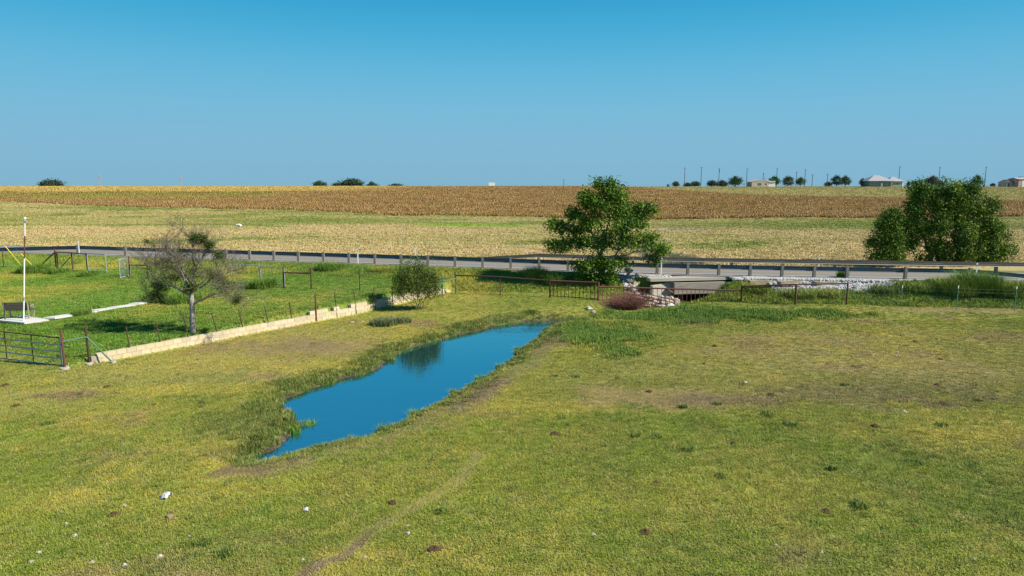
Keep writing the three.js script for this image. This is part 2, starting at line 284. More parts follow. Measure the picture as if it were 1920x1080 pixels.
function scatter(name, geo, list, label, category) {
  const m = new THREE.InstancedMesh(geo, bladeMat, list.length); m.name = numbered(name); const M = new THREE.Matrix4(), Q = new THREE.Quaternion(), E3 = new THREE.Euler(), S = V();
  list.forEach(([x, y, d, sx, sy, c], i) => { E3.set(0, (i * 2.399) % 6.283, 0); Q.setFromEuler(E3); M.compose(V(x, y, -d), Q, S.set(sx, sy, sx)); m.setMatrixAt(i, M); m.setColorAt(i, col.setRGB(...c)); });
  m.castShadow = m.receiveShadow = true; scene.add(m); return tag(m, label, category, null, 'stuff');
}
{
  const bins = { pasture: [], bank: [], lush: [], lawn: [], verge: [] };
  R = mulberry(11);
  const tint = (c, a = 0.3) => { const j = 1 - a + 2 * a * R(), y = 0.85 + 0.3 * R(); return [c[0] * j * y, c[1] * j, c[2] * j * (0.7 + 0.6 * R())]; };
  const sow = (x0, x1, d0, d1, n) => {
    for (let i = 0; i < n; i++) {
      const x = rr(x0, x1), d = rr(d0, d1); if (Math.abs(x) > d * 0.8 + 6) continue;
      const w = sward(x, d); if (w.k === 'road' || w.h < 0.15 || pondDist(x, d) < 0.03) continue;
      const [al, sd] = wallCoords(x, d); if (sd > -0.3 && sd < 0.12 && al > -0.1 && al < 21.9) continue;
      if (x > CUT[0] - 0.5 && x < CUT[1] + 0.3 && d - railD(x) > -1.7) continue;
      if (w.k === 'verge' && x > 15.5 && x < 24.5 && d - railD(x) > -1.9) continue;
      if (w.k === 'verge' && x > 7.3 && x < 11 && d - railD(x) > -4.5) continue;
      if (R() > 0.35 + 0.65 * Math.min(1, w.h)) continue;
      const tone = 1.12 * (w.k === 'pasture' ? 1 : 1.02); const c = tint(w.c); for (let q = 0; q < 3; q++) c[q] *= tone;
      if (w.k !== 'lush' && R() < (w.k === 'pasture' ? 0.13 : 0.08)) { const v = rr(0.5, 0.9); c[0] = c[0] * (1 - v) + 0.42 * v; c[1] = c[1] * (1 - v) + 0.35 * v; c[2] = c[2] * (1 - v) + 0.11 * v; }
      const big = w.k === 'pasture' && R() < 0.07; if (big) { c[0] *= 0.62; c[1] *= 0.8; }
      const sy = w.h * rr(0.6, 1.25) * (big ? 1.9 : 1), sx = w.k === 'pasture' ? rr(0.8, 1.3) : rr(1, 1.7);
      bins[w.k].push([x, ground(x, d), d, sx, sy, c]);
    }
  };
  sow(-20, 20, 8, 17, 56000); sow(-27, 27, 17, 26, 73000); sow(-36, 36, 26, 37, 90000); sow(-47, 47, 37, 51, 77000); sow(-54, 0, 44, 62, 28000);
  scatter('pasture_grass', clump(15, 0.11, 0.055, 0.011, 0.9, 1), bins.pasture, 'short grazed olive and straw coloured grass of the pasture', 'grass');
  scatter('bank_grass', clump(13, 0.11, 0.075, 0.012, 0.9, 2), bins.bank, 'longer green grass fringing the banks of the pond', 'grass');
  scatter('weed_growth', clump(13, 0.14, 0.085, 0.018, 0.8, 3), bins.lush, 'lush dark green weeds growing where the creek enters the pond', 'weeds');
  scatter('lawn_grass', clump(13, 0.12, 0.075, 0.013, 0.7, 4), bins.lawn, 'bright green lawn grass behind the block wall', 'grass');
  scatter('verge_grass', clump(13, 0.14, 0.085, 0.016, 0.8, 5), bins.verge, 'tall green grass on the road embankment', 'grass');
  R = mulberry(12);
  const stub = [], crop = [];
  for (let i = 0; i < 70000; i++) { const d = 56 + 105 * Math.pow(R(), 1.1), x = rr(-1, 1) * (d * 0.78 + 6), s = d - railD(x); if (s < 9.2) continue; const f = field(x, d); if (f.crop) continue; stub.push([x, ground(x, d), d, rr(0.8, 1.6), rr(0.5, 1.3), tint(f.c, 0.2).map(v => v * 1.05)]); }
  for (let i = 0; i < 16000; i++) { const d = rr(150, 265), x = rr(-d * 0.78 - 8, -20), f = field(x, d); if (f.crop) continue; stub.push([x, ground(x, d), d, rr(1.2, 2), rr(0.7, 1.6), tint(f.c, 0.4)]); }
  for (let i = 0; i < 30000; i++) { const d = rr(200, 470), x = rr(60, d * 0.78 + 8), f = field(x, d); if (f.crop) continue; stub.push([x, ground(x, d), d, rr(1.5, 2.6), rr(1, 2.6), tint(f.c, 0.4)]); }
  for (let i = 0; i < 150000; i++) { const d = 130 + 335 * Math.pow(R(), 1.35), x = rr(-1, 1) * (d * 0.78 + 8), f = field(x, d); if (f.crop < 0.3) continue; crop.push([x, ground(x, d), d, rr(0.8, 1.4) * (d > 260 ? 1.5 : 1), rr(0.7, 1.25) * f.crop, tint(f.c, 0.22).map(v => v * 1.12)]); }
  scatter('field_stubble', clump(12, 0.5, 0.16, 0.04, 0.9, 6), stub, 'pale straw stubble and dry grass of the mown field across the road', 'stubble');
  scatter('dry_crop', clump(12, 0.55, 0.62, 0.11, 0.7, 7), crop, 'standing dry brown crop covering the far field', 'crop');
}
// ------------------------------------------------------------------ materials of built things
const bumped = (m, t, s, rep = 1) => { const q = t.clone(); q.repeat.set(rep, rep); q.needsUpdate = true; m.bumpMap = q; m.bumpScale = s; return m; };
const M = {
  rust: mat(0.12, 0.042, 0.028, 0.9), rustDark: mat(0.06, 0.03, 0.023, 0.9), greenPaint: mat(0.055, 0.15, 0.1, 0.6), galv: mat(0.36, 0.4, 0.42, 0.5, { metalness: 0.35 }), gateTube: mat(0.36, 0.42, 0.43, 0.5),
  rail: mat(0.12, 0.155, 0.18, 0.45, { metalness: 0.4 }), railWorn: mat(0.33, 0.27, 0.2, 0.7, { metalness: 0.2 }), post: mat(0.23, 0.215, 0.19, 0.95, { map: mottleA }), white: mat(0.8, 0.8, 0.77, 0.6), red: mat(0.55, 0.06, 0.04, 0.6), yellow: mat(0.75, 0.6, 0.02, 0.5),
  concrete: mat(0.5, 0.46, 0.38, 0.95, { map: mottleA }), concreteStain: mat(0.36, 0.32, 0.26, 0.95, { map: mottleA }), slab: mat(0.62, 0.6, 0.55, 0.95, { map: mottleB }), bark: mat(0.2, 0.165, 0.13, 0.95), barkGrey: mat(0.27, 0.24, 0.22, 0.95), twig: mat(0.15, 0.125, 0.095, 0.95),
  wood: mat(0.07, 0.055, 0.05, 0.85), pole: mat(0.12, 0.09, 0.075, 0.95), wire: mat(0.2, 0.17, 0.15, 0.7), dung: mat(0.065, 0.033, 0.012, 1), mortar: mat(0.42, 0.38, 0.3, 1),
};
const cream = [[0.66, 0.55, 0.36], [0.7, 0.6, 0.42], [0.6, 0.5, 0.34], [0.68, 0.56, 0.35]].map(c => mat(...c, 0.95, { map: mottleB }));
const limestone = [[0.52, 0.46, 0.37], [0.6, 0.54, 0.45], [0.44, 0.37, 0.29], [0.52, 0.43, 0.35]].map(c => mat(...c, 0.95, { map: mottleB }));
const gy = (x, d) => ground(x, d);
// irregular stones: a few shapes shared by all
const stoneGeo = [1, 2, 3, 4, 5].map(seed => {
  const g = new THREE.IcosahedronGeometry(0.5, 2), p = g.attributes.position, v = V();
  for (let i = 0; i < p.count; i++) { v.fromBufferAttribute(p, i); const k = 1 + 0.55 * perlin.noise(v.x * 2.3 + seed * 9, v.y * 2.3, v.z * 2.3) + 0.18 * perlin.noise(v.x * 6 + seed, v.y * 6, v.z * 6); p.setXYZ(i, Math.round(v.x * k * 9) / 9 * 0.5 + v.x * k * 0.5, v.y * k * 0.72, v.z * k); }
  g.computeVertexNormals(); return g;
});
function stone(name, x, d, size, m, label, category, group, lift = 0.18) {
  const o = solo(name, stoneGeo[Math.floor(R() * 5)], m, label, category, group);
  o.position.set(x, gy(x, d) + size * lift, -d); o.rotation.set(rr(-0.3, 0.3), rr(0, 6.28), rr(-0.3, 0.3)); o.scale.set(size * rr(0.85, 1.25), size * rr(0.7, 1.0), size * rr(0.85, 1.2)); return o;
}

// ------------------------------------------------------------------ guardrails
function wBeam(path, w = 1) {       // path: [x, y of the beam's middle, d]; the corrugated face stands upright
  const prof = [[-0.155, 0], [-0.12, 0.012], [-0.085, 0.08], [-0.05, 0.08], [0, 0.012], [0.05, 0.08], [0.085, 0.08], [0.12, 0.012], [0.155, 0]];
  const pos = [], idx = [], n = prof.length;
  path.forEach(([x, y, d], i) => { for (const [py, pz] of prof) pos.push(x, y + py * w, -d - pz); for (const [py, pz] of prof) pos.push(x, y + py * w, -d - pz + 0.006); if (i) for (let k = 0; k < n - 1; k++) for (const o of [0, n]) { const a = (i - 1) * 2 * n + o + k, b = a + 2 * n; idx.push(a, b, a + 1, a + 1, b, b + 1); } });
  const g = new THREE.BufferGeometry(); g.setAttribute('position', new THREE.Float32BufferAttribute(pos, 3)); g.setIndex(idx); g.computeVertexNormals(); return g;
}
{
  const near = thing('guardrail', 'galvanised steel guardrail on grey posts along the edge of the road above the pasture', 'guardrail');
  const xs = [-36.3, -31.7, -27.1]; for (let x = -22.6; x < 23; x += 2.045) xs.push(x); xs.push(26.0, 29.9);
  const pgeo = box(0.17, 0.95, 0.2, 0, 0.32, 0);
  xs.forEach((x, i) => { const o = part('post', pgeo, M.post, near); o.position.set(x, roadH(x), -railD(x) + 0.12); o.rotation.z = rr(-0.015, 0.015); });
  const at = (x, y) => [x, roadH(x) + y, railD(x)];
  for (let i = 0; i < xs.length - 1; i++) part('rail_beam', wBeam([at(xs[i] - 0.06, 0.56), at(xs[i + 1] + 0.06, 0.555)]), M.rail, near);
  part('turned_down_end', wBeam([at(-36.3, 0.56), at(-40, 0.38), at(-44, 0.18), at(-48, 0.02)]), M.rail, near);
  part('turned_down_end', wBeam([at(29.9, 0.56), at(33, 0.3), at(37, 0.02)]), M.rail, near);
  const far = thing('guardrail', 'weathered brownish guardrail on the far side of the road beside the stubble field', 'guardrail');
  const at2 = (x, y) => [x, roadH(x) + y - camber(7.6), railD(x) + 7.6];
  const fx = []; for (let x = 2.2; x < 60; x += 3.81) fx.push(x);
  for (const x of fx) { const o = part('post', pgeo, M.post, far); o.position.set(x, roadH(x) - 0.04 - camber(7.8), -railD(x) - 7.6 - 0.2); }
  for (let i = 0; i < fx.length - 1; i++) part('rail_beam', wBeam([at2(fx[i] - 0.06, 0.6), at2(fx[i + 1] + 0.06, 0.6)], 1.1), M.railWorn, far);
  part('turned_down_end', wBeam([at2(2.2, 0.6), at2(-0.8, 0.32), at2(-4, 0.02)]), M.railWorn, far);
}
{ // delineators
  const spots = [[-36.0, -0.05, 'slim white road marker post where the guardrail turns down by the dirt yard side'], [-11.6, -0.02, 'slim white road marker post standing against the middle of the galvanised guardrail'], [10.35, -0.02, 'slim white road marker post half hidden by the leafy tree on the culvert'], [30.1, -0.05, 'slim white road marker post with a red band by the tall grass mound'],
    [-8.4, 8.5, 'slim white road marker post on the stubble side of the road, behind the wispy bush'], [1.3, 8.5, 'slim white road marker post where the weathered far guardrail begins'], [24.2, 8.5, 'slim white road marker post behind the weathered guardrail beyond the white gravel']];
  spots.forEach(([x, s, label], i) => {
    const d = railD(x) + s + (s < 1 ? -0.35 : 0), t = thing('marker_post', label, 'marker post', [x, roadH(x) - (s > 1 ? 0.5 : 0.08), -d], 0, 'road marker posts');
    part('stake', box(0.09, 1.25, 0.035, 0, 0.6, 0), M.white, t); part('reflector', box(0.075, 0.1, 0.01, 0, 1.08, 0.024), i === 3 ? M.red : M.galv, t);
  });
}

// ------------------------------------------------------------------ culvert
{
  const t = thing('culvert', 'stained concrete box culvert carrying the road over the creek', 'culvert');
  const x0 = CUT[0], x1 = CUT[1], xm = (x0 + x1) / 2, w = x1 - x0, s0 = -1.3, turn = Math.atan(0.17);
  const D = (x, s) => -(railD(x) + s);
  const put = (name, g, m, x, y, s) => { const o = part(name, g, m, t); o.position.set(x, y, D(x, s)); o.rotation.y = turn; return o; };
  put('deck_slab', new THREE.BoxGeometry(w + 2.4, 0.2, 0.9), M.concrete, xm - 0.6, 1.0, -0.92);
  put('deck_slab', new THREE.BoxGeometry(w + 0.6, 0.2, 10.2), M.concreteStain, xm, 0.6, 4.3);
  put('headwall', new THREE.BoxGeometry(w + 0.3, 0.75, 0.3), M.concreteStain, xm + 0.05, 0.42, s0 + 0.03);
  for (const x of [x0 - 0.12, xm, x1 + 0.12]) put('cell_wall', new THREE.BoxGeometry(0.24, 1.5, 10.4), M.concreteStain, x, -0.2, 4.1);
  put('floor_slab', new THREE.BoxGeometry(w + 0.4, 0.2, 11.6), M.concreteStain, xm, -0.92, 4.1);
  // wing walls flare out from the headwall's ends and step down
  const wing = (x, d, dx, dz, len, y0, y1, m) => {
    const sh = new THREE.Shape([[0, -1.0], [len, -1.0], [len, y1], [0, y0]].map(p => new THREE.Vector2(...p))), o = part('wing_wall', new THREE.ExtrudeGeometry(sh, { depth: 0.24, bevelEnabled: true, bevelSize: 0.012, bevelThickness: 0.012, bevelSegments: 1 }), m, t);
    o.position.set(x, 0, d); o.rotation.y = Math.atan2(-dz, dx);
  };
  wing(x0 + 0.12, D(x0, s0 - 0.14), -0.9, 0.5, 1.9, 0.84, 0.62, M.concrete); wing(x1 - 0.05, D(x1, s0 - 0.14), 0.45, 0.9, 1.7, 0.84, 0.1, M.concreteStain);
}
{ // limestone blocks shoring the shoulder, riprap and gravel
  R = mulberry(21);
  const blocks = [[16.6, 1.9, 0.75, 'short tan limestone block butting against the culvert deck'], [18.6, 2.1, 0.85, 'long pitted limestone block in the middle of the shoulder shoring'], [20.7, 1.9, 0.6, 'low tan limestone block half buried in white gravel']];
  blocks.forEach(([x, w, h, label], i) => {
    const g = new THREE.BoxGeometry(w, h, 0.9, 8, 4, 4), p = g.attributes.position;
    for (let k = 0; k < p.count; k++) { const f = 1 + 0.0; const n = 0.07 * perlin.noise(p.getX(k) * 2.2 + i * 7, p.getY(k) * 2.5, p.getZ(k) * 2.5), e = 1 - 0.05 * Math.pow(Math.abs(p.getX(k)) / (w / 2), 6); p.setXYZ(k, p.getX(k) * (1 + n * 0.6), p.getY(k) * e + n, p.getZ(k) * e + n); }
    g.computeVertexNormals();
    const o = solo('limestone_block', g, [mat(0.42, 0.34, 0.22, 1, { map: mottleA }), mat(0.46, 0.38, 0.25, 1, { map: mottleA }), mat(0.4, 0.33, 0.22, 1, { map: mottleA })][i], label, 'stone block', 'limestone blocks shoring the road shoulder');
    o.position.set(x, roadH(x) - 0.1 - h * 0.5, -(railD(x) - 1.15)); o.rotation.y = Math.atan(0.17);
  });
  const g = []; // small white gravel on the shoulder
  for (let i = 0; i < 5200; i++) { const x = rr(14.8, 27), lim = 1.9 * sm(27, 22.5, x), s = -0.55 - lim * Math.pow(R(), 1.1) * (x > 17 ? 1 : 0.4); const d = railD(x) + s, lip = s > -1.3 ? 0.02 : 0; const k = rr(0.05, 0.16); const v = rr(0.3, 0.56); g.push([x, Math.max(gy(x, d), roadH(x) - 0.1 - Math.max(0, -s - 1.2) * 0.55) + lip, d, k, k * 0.8, [v, v * 0.97, v * 0.92]]); }
  for (let i = 0; i < 1800; i++) { const x = rr(7.4, 10.9), s = rr(-3.6, -0.6), d = railD(x) + s, k = rr(0.06, 0.16), v = rr(0.3, 0.52); g.push([x, gy(x, d) + 0.01, d, k, k * 0.8, [v, v * 0.96, v * 0.9]]); }
  scatter('gravel', new THREE.IcosahedronGeometry(0.7, 0), g, 'white crushed limestone gravel along the road shoulder', 'gravel');
  const pink = [mat(0.5, 0.36, 0.32, 0.95, { map: mottleB }), mat(0.6, 0.46, 0.42, 0.95, { map: mottleB })];
  for (let i = 0; i < 95; i++) { const x = rr(7.8, 11.0), s = x > 8.7 ? rr(-4.6, -2.0) : rr(-4.4, -1.2), d = railD(x) + s; stone('riprap_rock', x, d, rr(0.22, 0.46), limestone[i % 4], 'white limestone riprap rock heaped beside the culvert', 'rock', 'riprap rocks beside the culvert', 0.15 + 0.4 * (i % 3)); }
  for (let i = 0; i < 34; i++) { const x = rr(7.2, 11.0), d = rr(43.0, 45.4) - (x - 7) * 0.12; stone('pinkish_rock', x, d, rr(0.18, 0.4), pink[i % 2], 'pinkish broken rock lying under the sagging rusty panel', 'rock', 'pinkish rocks in the creek bed'); }
  stone('boulder', 13.2, 47.2, 0.75, limestone[2], 'large pale boulder in front of the dark culvert opening', 'rock');
}

// ------------------------------------------------------------------ block wall with its wire fence
{
  R = mulberry(31);
  const t = thing('block_wall', 'low retaining wall of cream concrete blocks between pasture and lawn', 'wall', [-17.1, 0, -27.75], Math.atan2(11.1, 8.2));
  const bg = new THREE.BoxGeometry(0.388, 0.19, 0.19), ends = mat(0.4, 0.35, 0.28, 1, { map: mottleA });
  const P = (al) => [-17.1 + al * 8.2 / 13.8, 27.75 + al * 11.1 / 13.8];
  const foot = al => { const [x, d] = P(al); return gy(x + 0.24 * 0.8, d - 0.24 * 0.6) - 0.02; };
  const level = al => Math.round(foot(al) / 0.05) * 0.05;
  const courses = al => al < 10.6 ? 2 : al < 11.6 ? 3 : al < 12.0 ? 2 : al < 12.5 ? 3 : al < 13.4 ? 2 : al < 14.6 ? 3 : al < 15.3 ? 2 : al < 20.4 ? 3 : al < 21.2 ? 2 : 1;
  for (let k = 0; k < 55; k++) { const al = 0.2 + k * 0.4, base = -0.19 + 0.2 * sm(15, 21.8, al); const n = courses(al) + 1; // the lowest course is half in the ground
    for (let j = 0; j < n; j++) { const a2 = al + (j % 2 ? 0.2 : 0); if (a2 > 21.9) continue; const o = part('block', bg, cream[Math.floor(R() * 4)], t); o.position.set(a2, base + 0.1 + j * 0.2, rr(-0.006, 0.006)); o.rotation.y = rr(-0.012, 0.012); } }
  part('mortar', merge([box(15.2, 0.5, 0.16, 7.6, 0.1, 0), box(6.4, 0.66, 0.16, 18.4, 0.17, 0)]), M.mortar, t);
  const cap = (al, y) => { const o = part('block', new THREE.BoxGeometry(0.19, 0.19, 0.2), ends, t); o.position.set(al, y, 0.003); }; cap(-0.1, 0.04); cap(-0.1, 0.235);
  // posts: [foot x, foot d, lean x, height]
  const f = thing('wire_fence', 'leaning rusty steel posts strung with wire along the block wall', 'fence');
  const posts = [[-16.31, 28.88, -0.2, 1.36], [-15.5, 29.96, -0.31, 1.36], [-14.74, 30.97, -0.32, 1.42], [-13.86, 32.12, -0.43, 1.38], [-13.1, 33.18, -0.32, 1.36], [-12.25, 34.33, -0.33, 1.3], [-11.45, 35.39, -0.22, 1.34], [-10.54, 36.57, -0.11, 1.52], [-9.71, 37.71, -0.2, 1.5], [-8.89, 38.79, -0.21, 1.42], [-7.99, 39.8, -0.18, 1.38], [-7.14, 40.67, -0.12, 1.3], [-5.9, 42.3, -0.1, 1.3]];
  const tops = [];
  posts.forEach(([x, d, l, h], i) => { x += 0.06; d -= 0.05; l += 0.1; const y = gy(x, d) - 0.05, m = i === 7 ? M.rust : M.rustDark; tops.push([[x, y, -d], [x + l, y + h + 0.05, -d]]);
    part('post', i === 7 ? rod([x, y, -d], [x + l, y + h, -d], 0.045) : rod([x, y, -d], [x + l, y + h, -d], 0.026, 4), m, f); });
  for (const k of [0.45, 0.7, 0.93]) for (let i = 0; i < tops.length - 1; i++) { const p = j => tops[j][0].map((v, c) => v + (tops[j][1][c] - v) * k); part('wire', rod(p(i), p(i + 1), 0.0028, 3), M.wire, f); }
}

// ------------------------------------------------------------------ gate corner of the pasture
const footing = (parent, x, y, z, r = 0.16) => { const g = new THREE.CylinderGeometry(r * 0.8, r, 0.16, 9); const o = part('footing', g, M.concrete, parent); o.position.set(x, y, z); o.rotation.set(0.1, 1, 0.08); return o; };
{
  const g = thing('tube_gate', 'grey five bar tube farm gate with a rusty top rail', 'gate', [-17.93, 0, -26.88], Math.PI + Math.atan2(1.27, 3.42) * -1);
  const L = 4.8, y0 = 0.12, ys = [0, 0.28, 0.56, 0.84, 1.14];
  ys.forEach((y, i) => { const p = part('rail', rod([0, y0 + y, 0], [L, y0 + y, 0], 0.026), i === 4 ? M.rustDark : M.gateTube, g); if (i === 4) p.userData.label = 'rusty top rail'; });
  for (const x of [0.0, 1.62, 3.2, L]) part('upright', rod([x, y0, 0.01], [x, y0 + 1.14, 0.01], x % 1 ? 0.02 : 0.026), x % 1 ? M.rustDark : M.gateTube, g);
  const c = thing('fence_brace', 'rusty corner posts with green brace pipes beside the tube gate', 'fence brace');
  const A = [-17.77, 26.81], B = [-17.2, 27.5], C = [-16.68, 28.1], y = gy(...A);
  part('post', rod([A[0], -0.1, -A[1]], [A[0] - 0.03, y + 1.58, -A[1]], 0.045), M.rust, c); part('post', rod([B[0], -0.1, -B[1]], [B[0] - 0.05, 1.56, -B[1]], 0.045), M.rustDark, c);
  part('brace', rod([A[0], 1.12, -A[1]], [B[0], 1.16, -B[1]], 0.03), M.greenPaint, c); part('brace', rod([B[0], 1.14, -B[1] + 0.02], [C[0] + 0.3, gy(...C) - 0.02, -C[1] + 0.35], 0.032), M.greenPaint, c);
  footing(c, A[0], y + 0.02, -A[1] + 0.02, 0.2); footing(c, B[0], 0.02, -B[1] + 0.05); footing(c, C[0] + 0.3, gy(...C), -C[1] + 0.35, 0.12);
}

// ------------------------------------------------------------------ yard: flagpole, bench, path
{
  const fx = -24.0, fd = 33.45, y = gy(fx, fd);
  const t = thing('flagpole', 'tall thin slightly leaning white flagpole with a rusty band beside the bench', 'flagpole', [fx, y, -fd]);
  part('lower_pole', rod([0, -0.1, 0], [0.37, 3.15, 0], 0.031, 9), M.white, t); part('rusty_section', rod([0.37, 3.15, 0], [0.5, 4.25, 0], 0.028, 9), M.rust, t); part('upper_pole', rod([0.5, 4.25, 0], [0.59, 5.05, 0], 0.024, 9), M.white, t);
  part('finial', new THREE.SphereGeometry(0.06, 10, 8).translate(0.595, 5.1, 0), M.white, t); part('pulley', box(0.05, 0.1, 0.06, 0.62, 4.95, 0), M.galv, t); part('cleat', box(0.03, 0.14, 0.05, 0.18, 1.2, 0.03), M.galv, t);
  const sx = -24.1, sd = 33.75, sy = gy(sx, sd);
  const slab = solo('concrete_path', (() => {
    const mk = (pts) => { const s = new THREE.Shape(pts.map(([x, d]) => new THREE.Vector2(x, d))); return new THREE.ExtrudeGeometry(s, { depth: 0.08, bevelEnabled: false }).rotateX(-Math.PI / 2); };
    const pad = mk([[-25.6, 33.7], [-23.6, 32.95], [-22.9, 33.7], [-24.9, 34.9]]).translate(0, sy, 0);
    const list = [pad], run = [[-23.1, 34.0], [-22.0, 35.9], [-21.4, 36.7], [-20.8, 37.6], [-20.2, 38.5], [-19.9, 38.9]];
    for (let i = 0; i < run.length - 1; i++) { const a = run[i], b = run[i + 1], w = 0.3; list.push(mk([[a[0] - w, a[1]], [a[0] + w, a[1]], [b[0] + w, b[1]], [b[0] - w, b[1]]]).rotateX(0).translate(0, Math.max(gy(...a), gy(...b)) - 0.02, 0)); }
    return merge(list);
  })(), M.slab, null, null, null, 'structure');
  const b = thing('bench', 'dark slatted bench with pale legs on the concrete pad', 'bench', [-24.62, sy + 0.08, -33.95], 0.12);
  for (const yy of [0.5, 0.63, 0.76]) part('back_slat', box(1.25, 0.115, 0.035, 0, yy, 0.02 + (0.76 - yy) * -0.15), M.wood, b);
  for (const z of [-0.12, -0.25, -0.38]) part('seat_slat', box(1.25, 0.035, 0.11, 0, 0.42, z), M.wood, b);
  for (const x of [-0.55, 0.55]) { part('leg', box(0.05, 0.84, 0.06, x, 0.42, 0.05), M.concreteStain, b); part('leg', box(0.05, 0.62, 0.05, x, 0.31, -0.42), M.concreteStain, b); part('armrest', box(0.06, 0.04, 0.5, x, 0.62, -0.19), M.concreteStain, b); }
  // guy wires of a power pole that stands beside the yard
  const px = -45.5, pd = 53.6, py = gy(px, pd);
  const pole = thing('utility_pole', 'wooden power pole beside the yard held by guy wires with yellow guards', 'utility pole', [px, py, -pd]);
  part('shaft', taper([V(0, -0.2, 0), V(0, 11, 0)], [0.16, 0.11], 10), M.pole, pole); part('crossarm', box(2.2, 0.12, 0.1, 0, 10.4, 0.1), M.pole, pole);
  for (const [gx, gd, tx, ty, td] of [[-36.4, 51.4, -45.5, 10.0, 53.6], [-33.5, 48.9, -45.5, 9.6, 53.6]]) {
    const a = V(gx - px, gy(gx, gd) - 0.1 - py, -(gd - pd)), e = V(0, ty, 0), p = (k) => a.clone().lerp(e, k);
    const l = a.distanceTo(e), q = 2.35 / l; part('guy_wire', taper([p(0.01), p(1)], [0.006, 0.006], 4), M.wire, pole); part('guy_guard', taper([p(0.015), p(q)], [0.026, 0.026], 6), M.yellow, pole);
  }
}

// ------------------------------------------------------------------ fences behind the lawn
{
  const up = (t, x, d, h, r, m, name = 'post') => part(name, rod([x, gy(x, d) - 0.15, -d], [x, gy(x, d) + h, -d], r), m, t);
  const bar = (t, a, ha, b, hb, r, m, name = 'rail') => part(name, rod([a[0], gy(...a) + ha, -a[1]], [b[0], gy(...b) + hb, -b[1]], r), m, t);
  const p = [[-35.2, 51.2], [-33.6, 50.8], [-32.0, 50.2], [-30.5, 49.5], [-28.6, 48.4]];
  const A = thing('pipe_fence', 'rusty pipe fence corner with a slanting brace behind the flagpole', 'fence');
  bar(A, p[0], 0.05, p[1], 1.25, 0.045, M.rustDark, 'brace'); up(A, ...p[1], 1.5, 0.05, M.rust); up(A, -33.4, 50.7, 1.3, 0.045, M.rust); up(A, ...p[2], 1.32, 0.045, M.rust); up(A, ...p[3], 1.35, 0.06, M.rustDark);
  bar(A, p[1], 1.27, p[2], 1.27, 0.045, M.rust); bar(A, p[2], 1.27, p[3], 1.27, 0.045, M.rust); bar(A, [-33.2, 50.6], 0.1, [-32.1, 50.2], 0.95, 0.03, M.rust, 'brace'); up(A, -38.2, 51.8, 1.3, 0.03, M.rustDark); up(A, -41.5, 52.6, 1.3, 0.03, M.rustDark);
  for (const h of [0.35, 0.7, 1.05]) { bar(A, [-41.5, 52.6], h, [-38.2, 51.8], h, 0.004, M.wire, 'wire'); bar(A, [-38.2, 51.8], h, p[1], h, 0.004, M.wire, 'wire'); bar(A, p[2], h, p[3], h, 0.004, M.wire, 'wire'); }
  const frame = (name, label, a, b, h, lo, m, mesh) => { const t = thing(name, label, 'gate'); up(t, ...a, h, 0.028, m, 'upright'); up(t, ...b, h, 0.028, m, 'upright'); bar(t, a, h, b, h, 0.028, m); bar(t, a, lo, b, lo, 0.028, m);
    const n = mesh, thick = n > 10 ? 0.012 : 0.005; for (let i = 1; i < n; i++) { const k = i / n, q = [a[0] + (b[0] - a[0]) * k, a[1] + (b[1] - a[1]) * k]; part('mesh_wire', rod([q[0], gy(...q) + lo, -q[1]], [q[0], gy(...q) + h, -q[1]], thick, 3), M.galv, t); } return t; };
  frame('wire_gate', 'narrow dark framed wire gate at the end of the rusty pipe corner', [-30.4, 49.4], [-28.5, 48.4], 1.35, 0.12, M.galv, 6);
  frame('wire_gate', 'pale mesh gate standing ajar by the short rusty brace', [-26.5, 46.5], [-26.25, 47.35], 1.3, 0.08, M.galv, 12);
  const B = thing('fence_brace', 'short rusty H brace beside the pale mesh gate left ajar', 'fence brace'); up(B, -26.1, 47.0, 1.45, 0.05, M.rust); up(B, -24.5, 46.3, 1.4, 0.045, M.rust); bar(B, [-26.1, 47.0], 0.85, [-24.5, 46.3], 0.9, 0.04, M.rust);
  frame('wire_gate', 'grey tubular double gate leaf behind the dead tree twigs', [-18.2, 44.6], [-16.2, 44.1], 1.25, 0.15, M.galv, 7);
  frame('wire_gate', 'grey tubular double gate leaf latched to the rusty H brace', [-16.1, 44.08], [-14.3, 43.2], 1.2, 0.15, M.galv, 7);
  const C = thing('fence_brace', 'rusty H brace with thin posts next to the tubular double gate', 'fence brace'); up(C, -14.25, 42.9, 1.35, 0.045, M.rustDark); up(C, -12.4, 42.4, 1.35, 0.04, M.rustDark); bar(C, [-14.25, 42.9], 0.98, [-12.4, 42.4], 1.0, 0.045, M.rust);
  const D = thing('wire_fence', 'sparse thin steel posts with wire below the road embankment', 'fence');
  const q = [[-12.4, 42.4], [-9.3, 41.9], [-6.9, 42.9], [-4.6, 44.2]]; for (const a of q.slice(1, 3)) up(D, ...a, 1.35, 0.03, M.rustDark);
  for (const h of [0.1, 0.6, 1.1]) for (let i = 0; i < 3; i++) bar(D, q[i], h, q[i + 1], h, 0.004, M.wire, 'wire');
  const E = thing('fence_brace', 'green painted H brace where the block wall ends', 'fence brace'); up(E, -4.4, 43.4, 1.4, 0.035, M.greenPaint); up(E, -3.65, 44.6, 1.45, 0.04, M.greenPaint); bar(E, [-4.4, 43.4], 1.0, [-3.65, 44.6], 1.0, 0.035, M.greenPaint); bar(E, [-4.4, 43.4], 0.9, [-5.0, 42.6], 0.02, 0.03, M.greenPaint, 'brace'); bar(E, [-5.0, 42.6], 0.3, [-4.4, 43.4], 0.95, 0.02, M.greenPaint, 'brace');
  // pipe fence below the road
  const F = thing('pipe_fence', 'rusty single rail pipe fence running from the green brace to the barred panel', 'fence');
